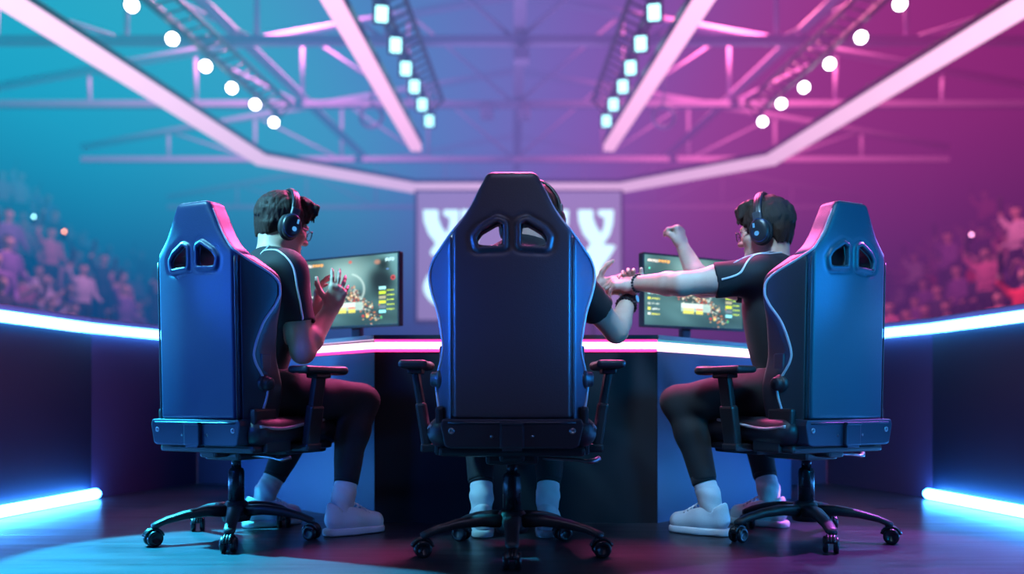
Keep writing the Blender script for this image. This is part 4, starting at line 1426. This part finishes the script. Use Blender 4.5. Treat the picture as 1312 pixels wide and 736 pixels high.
# ceiling ring of light
M_ring = emat('pink_white_tube', s2l(250, 200, 234), 1.75)
M_ring_inner = emat('pink_tube', s2l(255, 186, 226), 1.8)
ring_pts = [V(-4.75, 5.2, 4.0), V(-3.66, 12.5, 4.0), V(-1.62, 14.16, 4.0), V(1.80, 14.16, 4.0), V(3.78, 12.5, 4.0), V(4.9, 5.2, 4.0)]
ring = empty('light_ring', (0.06, 10, 4.0)); tag(ring, 'large pink-white ring of light bars hanging under the roof round the stage', 'light ring')
for i in range(5):
    a, b2 = ring_pts[i], ring_pts[i + 1]
    dd = nrm(b2 - a); mb = MB(); c = (a + b2) / 2 - V(0.06, 10, 4.0)
    R = Matrix(((dd[0], -dd[1], 0), (dd[1], dd[0], 0), (0, 0, 1)))
    mb.box(c, (float(np.linalg.norm(b2 - a)) + 0.12, 0.17, 0.13), 0.01, R)
    mb.build('light_bar', M_ring, ring)
    mb = MB(); mb.box((c[0], c[1], 0.095), (float(np.linalg.norm(b2 - a)), 0.19, 0.06), 0.006, R)
    mb.build('bar_housing', MC['plastic'], ring)
for sx, a, b2, nm in ((-1, V(-1.70, 5.2, 4.0), V(-1.33, 11.9, 4.0), 'left'), (1, V(1.84, 5.2, 4.0), V(1.345, 11.9, 4.0), 'right')):
    dd = nrm(b2 - a); c = (a + b2) / 2
    R = Matrix(((dd[0], -dd[1], 0), (dd[1], dd[0], 0), (0, 0, 1)))
    root = empty('light_beam', tuple(c)); tag(root, 'straight pink light bar running away under the roof, %s of the middle pair' % nm, 'light bar', 'middle light bars under the roof')
    mb = MB(); mb.box((0, 0, 0), (float(np.linalg.norm(b2 - a)), 0.15, 0.10), 0.015, R); mb.build('light_bar', M_ring_inner, root)
    mb = MB(); mb.box((0, 0, 0.09), (float(np.linalg.norm(b2 - a)), 0.17, 0.08), 0.006, R); mb.build('bar_housing', MC['plastic'], root)

# roof trusses and beams
M_truss = pmat('painted_truss_steel', (0.34, 0.26, 0.42), rough=0.55, var=0.1)
def truss(Y, zb, label):
    root = empty('roof_truss', (0.06, Y, zb)); tag(root, label, 'roof truss', 'roof trusses')
    hw = 8.5; rise = 1.5
    mb = MB(); mb.box((0, 0, 0), (2 * hw, 0.12, 0.11), 0.01); mb.build('bottom_chord', M_truss, root)
    for sx in (-1, 1):
        mb = MB(); mb.tube([(sx * hw, 0, 0.25), (0, 0, 0.25 + rise)], 0.075, 8); mb.build('top_chord', M_truss, root)
        for k in range(1, 5):
            x = sx * hw * k / 5.0; z = 0.25 + rise * (1 - k / 5.0)
            mb = MB(); mb.tube([(x, 0, 0), (x, 0, z)], 0.035, 6); mb.build('web_post', M_truss, root)
            x2 = sx * hw * (k - 1) / 5.0
            mb = MB(); mb.tube([(x2, 0, 0), (x, 0, z)], 0.028, 6); mb.build('web_brace', M_truss, root)
    return root
for Y, lab in ((9.4, 'nearest pinkish steel roof truss, at the top edge'), (11.2, 'pinkish steel roof truss second from the front'),
               (13.65, 'pinkish steel roof truss third from the front'), (16.8, 'hazy roof truss behind the third one'), (21.0, 'farthest faint roof truss deep in the haze')):
    truss(Y, 5.2, lab)
mb = MB(); mb.box((0.10, 12.8, 5.42), (0.16, 12.5, 0.2), 0.01)
tag(mb.build('ridge_beam', M_truss), 'central beam running away along the middle of the roof', 'beam')
for sx, nm in ((-1, 'left'), (1, 'right')):
    mb = MB(); mb.tube([(sx * 4.2 + 0.07, 7.5, 5.35), (sx * 3.0 + 0.07, 17.3, 5.35)], 0.07, 8)
    tag(mb.build('roof_pipe', M_truss), 'long slanting pipe under the roof on the %s side' % nm, 'pipe', 'long roof pipes')
    mb = MB(); mb.tube([(sx * 2.05 + 0.08 + 0.15 * math.cos(t), 12.0, 4.47 + 0.15 * math.sin(t)) for t in np.linspace(0, 2 * PI, 24, endpoint=False)], 0.028, 8, closed=True)
    mb.tube([(sx * 2.05 + 0.08, 12.0, 4.62), (sx * 2.05 + 0.08, 12.0, 5.2)], 0.015, 6)
    tag(mb.build('cable_hoop', M_truss), 'small round cable hoop hanging below the roof on the %s' % nm, 'hoop', 'cable hoops under the roof')
for (px, py, Y, where) in ((624, 146, 13.5, 'left of the centre beam'), (671, 147, 13.5, 'under the centre beam, lower of two'), (668, 73, 11.1, 'under the centre beam, upper of two')):
    p = at(px, py, Y)
    root = empty('hanging_projector', tuple(p)); tag(root, 'small pale box fixture hanging %s' % where, 'fixture', 'box fixtures under the roof')
    mb = MB(); mb.box((0, 0, 0), (0.20, 0.24, 0.15), 0.02); mb.build('case', M_truss, root)
    mb = MB(); mb.tube([(0, 0, 0.07), (0, 0, 5.18 - p[2])], 0.02, 6); mb.build('drop_rod', M_truss, root)

# stage lamps
M_lamp_white = emat('white_lamp_glow', (1.0, 0.97, 1.0), 26.0)
M_lamp_cyan = emat('cyan_lamp_glow', s2l(165, 245, 245), 4.5)
M_can = pmat('lamp_can', (0.04, 0.04, 0.05), rough=0.4, metal=0.4, var=0.1)
ordw = ['nearest', 'second', 'third', 'fourth', 'fifth', 'farthest']
lampL = [(169, 7), (221, 50), (263.5, 85), (297, 113), (327, 134), (351, 157)]
lampR = [(1153, 5), (1103, 48), (1063, 82), (1030, 112), (1001, 133), (977, 156)]
inL = [(489, 18), (507, 58), (520, 88), (531, 111), (541, 134), (550, 155)]
inR = [(838, 16), (821, 56), (808, 87), (798, 111), (786, 134), (777, 155)]
def lamp(px, py, z, label, group, square):
    Y = (z - CAMH) * FPX / (HZ - py); p = at(px, py, Y)
    root = empty('square_stage_lamp' if square else 'round_stage_lamp', tuple(p)); tag(root, label, 'stage lamp', group)
    aim = Vector((0 - p[0], 2.5 - p[1], 1.0 - p[2])).normalized()
    M = aim.to_track_quat('Z', 'Y').to_matrix().to_4x4()
    mb = MB()
    if square:
        mb.box(M @ Vector((0, 0, -0.08)), (0.17, 0.20, 0.15), 0.012, M.to_3x3()); mb.build('housing', M_can, root)
        mb = MB(); mb.box(M @ Vector((0, 0, 0.0)), (0.115, 0.145, 0.02), 0.008, M.to_3x3()); mb.build('lens', M_lamp_cyan, root)
    else:
        mb.lathe([(0, -0.20), (0.05, -0.20), (0.075, -0.12), (0.08, -0.005), (0.07, -0.005), (0.066, -0.02), (0, -0.02)], 20, M); mb.build('housing', M_can, root)
        mb = MB(); mb.lathe([(0, -0.012), (0.062, -0.012), (0.055, 0.0), (0.03, 0.008), (0, 0.010)], 20, M); mb.build('lens', M_lamp_white, root)
    mb = MB(); mb.tube([(0, 0, 0.0), (0, 0.02, 0.16)], 0.012, 6); mb.build('clamp', M_can, root)
    return p
for pts, z, nm, sq in ((lampL, 4.6, 'left', False), (lampR, 4.6, 'right', False), (inL, 4.3, 'left', True), (inR, 4.3, 'right', True)):
    ps = []
    for i, (px, py) in enumerate(pts):
        if sq:
            ps.append(lamp(px, py, z, 'square cyan lamp beside the %s middle light bar, %s of six' % (nm, ordw[i]), 'square lamps by the %s light bar' % nm, True))
        else:
            ps.append(lamp(px, py, z, 'round white lamp in the outer %s row above the light ring, %s of six' % (nm, ordw[i]), 'round lamps in the %s row' % nm, False))
    a, b2 = ps[0], ps[-1]; dd = b2 - a
    a = a - dd * 0.45; b2 = b2 + dd * 0.06
    up = V(0, 0.02, 0.17)
    mb = MB(); mb.tube([a + up, b2 + up], 0.035, 8); mb.tube([a + up + V(0.16, 0, 0.18), b2 + up + V(0.16, 0, 0.18)], 0.03, 8); mb.tube([a + up + V(-0.16, 0, 0.18), b2 + up + V(-0.16, 0, 0.18)], 0.03, 8)
    for t in np.linspace(0, 1, 26):
        c = a + (b2 - a) * t + up; c2 = a + (b2 - a) * min(1, t + 0.04) + up
        mb.tube([c, c2 + V(0.16, 0, 0.18)], 0.014, 5); mb.tube([c, c2 + V(-0.16, 0, 0.18)], 0.014, 5)
    tag(mb.build('lighting_truss', MC['plastic']), 'dark lighting truss carrying the %s %s lamps' % (nm, 'square' if sq else 'round'), 'lighting truss')

# ------------------------------------------------------------------ big screen
sY = 13.0
def flat_poly(pts, Y, mb, mi=0, th=0.03):
    P3 = [at(x, y, Y) for x, y in pts]
    poly = [(p[0], p[2]) for p in P3]
    ar = sum(poly[i - 1][0] * poly[i][1] - poly[i][0] * poly[i - 1][1] for i in range(len(poly)))
    if ar < 0: poly = poly[::-1]
    M = Matrix(((1, 0, 0, 0), (0, 0, -1, Y), (0, 1, 0, 0), (0, 0, 0, 1)))
    mb.prism(poly, th, M, mi)
M_scr_bg = emat('lilac_screen_glow', s2l(165, 140, 190), 1.5)
M_glyph = emat('pale_cyan_lettering', s2l(205, 250, 255), 2.8)
sc0 = at(535, 410, sY); sc1 = at(795, 247, sY)
root = empty('big_screen', ((sc0[0] + sc1[0]) / 2, sY, sc0[2])); tag(root, 'large lilac screen with pale cyan lettering behind the centre chair', 'screen')
ro = V(*root.location)
def shift(o):
    o.location = tuple(-ro); return o
mb = MB(); flat_poly([(535, 247), (795, 247), (795, 410), (535, 410)], sY, mb, th=0.05); shift(mb.build('display', M_scr_bg, root))
mb = MB(); c = (sc0 + sc1) / 2; mb.box((c[0], sY + 0.12, c[2]), (sc1[0] - sc0[0] + 0.1, 0.22, sc1[2] - sc0[2] + 0.1), 0.02); shift(mb.build('frame', MC['plastic'], root))
for sx in (sc0[0] + 0.4, sc1[0] - 0.4):
    mb = MB(); mb.box((sx, sY + 0.15, (sc0[2] - 0.2) / 2), (0.10, 0.10, sc0[2] + 0.2), 0.01); shift(mb.build('post', MC['plastic'], root))
def glyph(kn, Y, closed=True):
    p = catmull([(a, b2, 0) for a, b2 in kn], 5, True); return [(q[0], q[1]) for q in p]
ydef = [(0, 0), (17, 0), (19, 2), (18.5, 10), (22, 20), (29, 31), (33, 20), (33.5, 10), (31, 9), (26, 7), (25, 1), (28, 0), (44, 0), (45, 2), (44, 18), (40, 32), (31, 45), (24, 56), (20, 58), (10, 58), (8.5, 54), (13, 47), (16, 43), (6, 30), (0.5, 15), (-0.5, 2)]
for ox, oy, sxx in ((543, 269.5, 1), (741, 269.5, 1), (688, 269.5, 0.9), (591, 269.5, 0.58)):
    mb = MB(); flat_poly([(ox + x * sxx, oy + y) for x, y in ydef], sY - 0.05, mb); shift(mb.build('letter', M_glyph, root))
mb = MB(); flat_poly(glyph([(786, 315), (787, 319), (779, 332), (771, 343), (766, 356), (752, 361), (742, 354), (748, 340), (760, 325), (768, 315)], 0), sY - 0.05, mb); shift(mb.build('letter', M_glyph, root))
mb = MB(); flat_poly(glyph([(551, 352), (545, 360), (543, 371), (548, 382), (558, 391), (574, 396), (592, 390), (604, 374), (598, 358), (585, 352), (590, 366), (584, 380), (572, 384), (562, 374), (560, 360)], 0), sY - 0.05, mb); shift(mb.build('letter', M_glyph, root))

# ------------------------------------------------------------------ grandstands and spectators
M_tier = pmat('grandstand_concrete', (0.05, 0.045, 0.085), rough=0.8, var=0.2, vscale=1)
M_rail = pmat('guard_rail_paint', (0.22, 0.18, 0.34), rough=0.4, var=0.1)
NROW = 10
def row_x(i): return 6.6 + 0.62 * i
def row_z(i): return 0.50 + 0.43 * i
for sx, nm in ((-1, 'left'), (1, 'right')):
    mb = MB()
    for i in range(NROW):
        mb.box((sx * (row_x(i) + 0.1), 16.5, (row_z(i) - 0.4) / 2), (0.64, 19.5, row_z(i) + 0.4))
    mb.box((sx * 12.9, 16.5, 2.2), (0.35, 19.5, 5.4))
    tag(mb.build('grandstand', M_tier), 'stepped spectator stand along the %s side of the arena' % nm, 'grandstand', 'grandstands')
    mb = MB()
    for z in (0.95, 1.25):
        mb.tube([(sx * 6.1, 7.5, z), (sx * 6.1, 24, z)], 0.03, 6)
    for yy in np.arange(7.5, 24.1, 1.5):
        mb.tube([(sx * 6.1, yy, -0.2), (sx * 6.1, yy, 1.25)], 0.025, 6)
    tag(mb.build('guard_rail', M_rail), 'thin guard rail before the %s spectator stand' % nm, 'railing', 'guard rails of the stands')
def spectator_mesh(pose):
    S = SDF()
    st = pose == 'standing'
    hz = 0.40 if st else 0.0
    S.ell((0, 0, 0.52 + hz), (0.18, 0.13, 0.16), k=0.08)
    S.ell((0, 0.01, 0.80 + hz), (0.19, 0.125, 0.24), k=0.08)
    S.cone((-0.17, 0, 0.98 + hz), (0.17, 0, 0.98 + hz), 0.075, k=0.06)
    S.cone((0, 0, 1.0 + hz), (0, 0.01, 1.12 + hz), 0.055, k=0.03)
    S.ell((0, 0.015, 1.22 + hz), (0.085, 0.10, 0.12), k=0.02)
    S.ell((0, 0.11, 1.20 + hz), (0.015, 0.02, 0.02), k=0.02)
    for q in (-1, 1):
        if st:
            S.cone((q * 0.09, 0, 0.88), (q * 0.10, 0.02, 0.48), 0.085, 0.065, k=0.05); S.cone((q * 0.10, 0.02, 0.48), (q * 0.10, -0.02, 0.06), 0.062, 0.045, k=0.03); S.cone((q * 0.10, -0.04, 0.04), (q * 0.11, 0.14, 0.03), 0.042, k=0.03)
        else:
            S.cone((q * 0.09, 0, 0.50), (q * 0.12, 0.42, 0.48), 0.085, 0.065, k=0.05); S.cone((q * 0.12, 0.42, 0.48), (q * 0.12, 0.40, 0.06), 0.062, 0.045, k=0.03); S.cone((q * 0.12, 0.38, 0.04), (q * 0.13, 0.56, 0.03), 0.042, k=0.03)
        sh = (q * 0.22, 0, 0.97 + hz)
        if pose == 'cheering' or (st and q > 0):
            el = (q * 0.36, 0.06, 1.15 + hz); wr = (q * 0.30, 0.12, 1.42 + hz); hd = (q * 0.29, 0.13, 1.53 + hz)
        elif pose == 'clapping':
            el = (q * 0.30, 0.10, 0.75 + hz); wr = (q * 0.08, 0.32, 0.92 + hz); hd = (q * 0.03, 0.37, 1.00 + hz)
        else:
            el = (q * 0.28, 0.02, 0.72 + hz); wr = (q * 0.18, 0.26, 0.62 + hz); hd = (q * 0.13, 0.33, 0.60 + hz)
        S.cone(sh, el, 0.062, 0.048, k=0.03); S.cone(el, wr, 0.045, 0.033, k=0.02); S.cone(wr, hd, 0.036, 0.040, k=0.02)
    Vt, Q = S.mesh(0.026)
    me = bpy.data.meshes.new('spectator')
    me.from_pydata([tuple(p) for p in Vt], [], Q.tolist())
    mi = []
    for f in Q:
        c = Vt[f].mean(0); z = c[2] - hz
        if z > 1.27 or (z > 1.15 and c[1] < -0.03 and abs(c[0]) < 0.1): k = 3
        elif z > 1.06 and abs(c[0]) < 0.13: k = 1
        elif (pose == 'cheering' or (st and c[0] > 0.2)) and z > 1.2: k = 1
        elif pose == 'clapping' and c[1] > 0.22 and z > 0.8: k = 1
        elif pose == 'seated' and c[1] > 0.22 and z > 0.57: k = 1
        elif z < 0.56: k = 2
        else: k = 0
        mi.append(k)
    me.polygons.foreach_set('material_index', mi); me.polygons.foreach_set('use_smooth', [True] * len(mi)); me.update()
    return me
shirts = {n: pmat('spectator_shirt_' + n, c, rough=0.8, var=0.1) for n, c in
          (('pink', (0.60, 0.22, 0.34)), ('red', (0.62, 0.04, 0.07)), ('white', (0.70, 0.62, 0.68)), ('purple', (0.25, 0.13, 0.36)), ('dark', (0.035, 0.035, 0.06)))}
M_sk2 = pmat('spectator_skin', (0.62, 0.40, 0.34), rough=0.6, var=0.1); M_leg2 = pmat('spectator_trousers', (0.03, 0.03, 0.05), rough=0.8); M_hair2 = pmat('spectator_hair', (0.03, 0.02, 0.025), rough=0.6)
poses = {}
for p_ in ('seated', 'clapping', 'cheering', 'standing'):
    me = spectator_mesh(p_)
    for m_ in (shirts['pink'], M_sk2, M_leg2, M_hair2): me.materials.append(m_)
    poses[p_] = me
rng = np.random.RandomState(4)
cnt = 0
for sx, nm in ((-1, 'left'), (1, 'right')):
    for i in range(NROW):
        X = row_x(i); y0, y1 = max(X / 0.615, 8), min(X / 0.27, 25.2)
        yy = y0 + rng.uniform(0, 0.5)
        while yy < y1:
            if rng.uniform() < (0.80 if i < 7 else 0.6):
                p_ = rng.choice(['seated', 'clapping', 'cheering', 'standing'], p=[0.5, 0.2, 0.14, 0.16])
                c_ = rng.choice(['pink', 'red', 'white', 'purple', 'dark'], p=[0.26, 0.12 if sx > 0 else 0.03, 0.14, 0.24, 0.24 if sx > 0 else 0.33])
                o = bpy.data.objects.new('spectator', poses[p_]); COL.objects.link(o)
                o.location = (sx * (X + (0.12 if p_ == 'standing' else -0.06)), yy, row_z(i) - (0.0 if p_ == 'standing' else 0.41))
                o.rotation_euler = (0, 0, (PI / 2 if sx < 0 else -PI / 2) * -1 + rng.uniform(-0.3, 0.3) + (0.35 if sx < 0 else -0.35) * -1)
                o.scale = (rng.uniform(0.92, 1.06),) * 3
                o.material_slots[0].link = 'OBJECT'; o.material_slots[0].material = shirts[c_]
                tier = 'lower' if i < 4 else ('middle' if i < 7 else 'upper')
                tag(o, '%s spectator in %s top, %s rows of the hazy %s stand' % (p_, c_, tier, nm), 'person', 'spectators in the %s stand' % nm)
                cnt += 1
            yy += rng.uniform(0.62, 0.95)
print('spectators', cnt)
for (px, py, Y, c_, nm) in ((43, 281, 13.5, s2l(150, 225, 235), 'pale cyan light among the left crowd'), (82, 300, 13.5, s2l(255, 150, 110), 'orange light among the left crowd'), (1245, 304, 13.5, s2l(255, 165, 215), 'pink light among the right crowd')):
    p = at(px, py, Y)
    root = empty('phone_light', tuple(p)); tag(root, 'tiny ' + nm, 'phone light')
    mb = MB(); mb.box((0, 0.012, 0), (0.075, 0.010, 0.15), 0.004); mb.build('phone', MC['plastic'], root)
    mb = MB(); mb.lathe([(0, 0), (0.022, 0), (0.018, 0.008), (0, 0.01)], 14, Matrix.Translation((0, 0.005, 0.04)) @ Matrix.Rotation(PI / 2, 4, 'X')); mb.build('flash', emat('flash_glow', c_, 22.0), root)

# ------------------------------------------------------------------ haze filling the arena beyond the stage
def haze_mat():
    m, nt = new_mat('self_glowing_haze')
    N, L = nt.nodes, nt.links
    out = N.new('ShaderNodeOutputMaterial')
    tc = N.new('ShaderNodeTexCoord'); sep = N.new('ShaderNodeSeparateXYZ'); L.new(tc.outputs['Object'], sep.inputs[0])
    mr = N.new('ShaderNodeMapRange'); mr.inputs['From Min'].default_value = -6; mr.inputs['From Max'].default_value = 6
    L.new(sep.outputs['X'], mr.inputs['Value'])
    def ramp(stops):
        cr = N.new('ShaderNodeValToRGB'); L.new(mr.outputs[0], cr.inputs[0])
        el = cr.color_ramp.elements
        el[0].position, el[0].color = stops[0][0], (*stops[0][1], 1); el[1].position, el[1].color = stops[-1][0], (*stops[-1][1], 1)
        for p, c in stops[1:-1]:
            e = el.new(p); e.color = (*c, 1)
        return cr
    hi = ramp([(0.0, s2l(25, 180, 215)), (0.18, s2l(55, 195, 215)), (0.30, s2l(70, 155, 212)), (0.45, s2l(105, 128, 205)), (0.56, s2l(128, 106, 195)), (0.70, s2l(148, 78, 170)), (0.83, s2l(180, 45, 135)), (1.0, s2l(140, 35, 110))])  # upper ramp carries the teal and magenta glow of the lamps
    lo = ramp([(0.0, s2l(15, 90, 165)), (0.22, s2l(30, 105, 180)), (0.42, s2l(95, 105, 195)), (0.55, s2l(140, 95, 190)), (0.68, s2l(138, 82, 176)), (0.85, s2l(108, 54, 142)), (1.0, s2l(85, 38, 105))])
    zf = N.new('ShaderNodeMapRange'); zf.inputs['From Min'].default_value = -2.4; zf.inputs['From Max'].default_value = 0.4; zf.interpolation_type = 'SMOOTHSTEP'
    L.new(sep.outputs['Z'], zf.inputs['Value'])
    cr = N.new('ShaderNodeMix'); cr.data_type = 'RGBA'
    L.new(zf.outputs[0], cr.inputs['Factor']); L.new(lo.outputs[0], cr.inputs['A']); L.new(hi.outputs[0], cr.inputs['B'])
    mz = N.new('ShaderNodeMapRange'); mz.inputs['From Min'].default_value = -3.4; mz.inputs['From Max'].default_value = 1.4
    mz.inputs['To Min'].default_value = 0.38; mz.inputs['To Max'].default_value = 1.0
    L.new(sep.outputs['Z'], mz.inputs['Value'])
    e = N.new('ShaderNodeEmission'); L.new(cr.outputs['Result'], e.inputs['Color'])  # emission stands in for coloured stage light scattered by the smoke
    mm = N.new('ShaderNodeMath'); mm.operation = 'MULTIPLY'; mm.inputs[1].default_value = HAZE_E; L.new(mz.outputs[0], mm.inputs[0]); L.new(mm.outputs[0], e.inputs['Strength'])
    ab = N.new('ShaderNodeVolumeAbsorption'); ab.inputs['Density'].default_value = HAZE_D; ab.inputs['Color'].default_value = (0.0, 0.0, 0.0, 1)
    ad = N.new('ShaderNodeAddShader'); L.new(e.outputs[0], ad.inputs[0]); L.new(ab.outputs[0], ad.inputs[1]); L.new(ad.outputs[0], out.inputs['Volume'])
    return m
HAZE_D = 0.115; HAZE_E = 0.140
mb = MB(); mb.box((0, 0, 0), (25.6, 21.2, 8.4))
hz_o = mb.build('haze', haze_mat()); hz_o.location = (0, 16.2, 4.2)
# colour ramps use the object's own coordinates: z is measured from the box centre
tag(hz_o, 'self-glowing blue to magenta smoke haze filling the arena beyond the desk', 'haze', kind='stuff')

# ------------------------------------------------------------------ lights
def area(name, loc, target, size, col, power, spread=180):
    l = bpy.data.lights.new(name, 'AREA'); l.shape = 'DISK'; l.size = size; l.color = col; l.energy = power
    l.spread = math.radians(spread)
    o = bpy.data.objects.new(name, l); COL.objects.link(o); o.location = loc
    o.rotation_euler = (Vector(target) - Vector(loc)).to_track_quat('-Z', 'Y').to_euler()
    return o
def spot(name, loc, target, angle, col, power, blend=0.3, radius=0.05):
    l = bpy.data.lights.new(name, 'SPOT'); l.color = col; l.energy = power; l.spot_size = math.radians(angle); l.spot_blend = blend; l.shadow_soft_size = radius
    o = bpy.data.objects.new(name, l); COL.objects.link(o); o.location = loc
    o.rotation_euler = (Vector(target) - Vector(loc)).to_track_quat('-Z', 'Y').to_euler()
    return o
area('blue_side_light', (-2.0, 1.0, 1.3), (-1.10, 3.0, 0.85), 0.5, (0.02, 0.13, 1.0), 2.2, 45)
area('teal_side_light', (2.05, 1.0, 1.3), (1.16, 3.0, 0.85), 0.5, (0.0, 0.42, 0.95), 4.6, 45)
area('blue_edge_light', (-1.85, 2.62, 1.0), (-0.2, 2.78, 0.85), 0.4, (0.02, 0.16, 1.0), 2.2, 24)
area('teal_edge_light', (1.85, 2.62, 1.0), (0.2, 2.78, 0.85), 0.4, (0.01, 0.26, 1.0), 3.0, 24)
area('cyan_key_light', (-2.3, 2.4, 2.7), (-0.95, 3.35, 1.12), 0.4, (0.20, 0.75, 1.0), 9, 36)
area('cyan_key_light', (0.2, 1.6, 3.0), (0.72, 3.4, 0.98), 0.5, (0.35, 0.70, 1.0), 5.5, 36)
area('pink_front_light', (0.2, 5.4, 3.6), (0, 3.2, 1.0), 1.2, (1.0, 0.12, 0.42), 95, 80)
area('blue_desk_light', (-1.35, 3.3, 1.9), (-0.95, 4.1, 0.2), 0.4, (0.05, 0.18, 1.0), 1.4, 80)
area('blue_desk_light', (1.4, 3.3, 1.9), (0.95, 4.1, 0.2), 0.4, (0.05, 0.18, 1.0), 1.4, 80)
area('white_shoe_light', (0.0, 1.4, 2.2), (0.0, 3.3, 0.05), 0.5, (0.60, 0.55, 1.0), 1.0, 60)
spot('cyan_floor_spot', (-2.15, 3.5, 1.9), (-0.93, 2.74, 0), 36, (0.03, 0.58, 0.80), 4200, 0.2, 0.03)
spot('purple_floor_spot', (2.15, 3.5, 1.9), (1.1, 2.85, 0), 42, (0.50, 0.10, 0.70), 700, 0.4, 0.03)
area('pink_crowd_light', (-3.5, 13, 8.2), (-9.0, 15, 1.5), 1.6, (1.0, 0.28, 0.60), 3800)
area('pink_crowd_light', (3.5, 13, 8.2), (9.0, 15, 1.5), 1.6, (1.0, 0.2, 0.38), 5200)
area('truss_light', (0, 10, 0.6), (0, 12.5, 5.5), 4.0, (0.66, 0.52, 1.0), 430)
w = bpy.data.worlds.new('world'); sc_.world = w; w.use_nodes = True
w.node_tree.nodes['Background'].inputs[0].default_value = (0.02, 0.03, 0.08, 1)
w.node_tree.nodes['Background'].inputs[1].default_value = 0.25
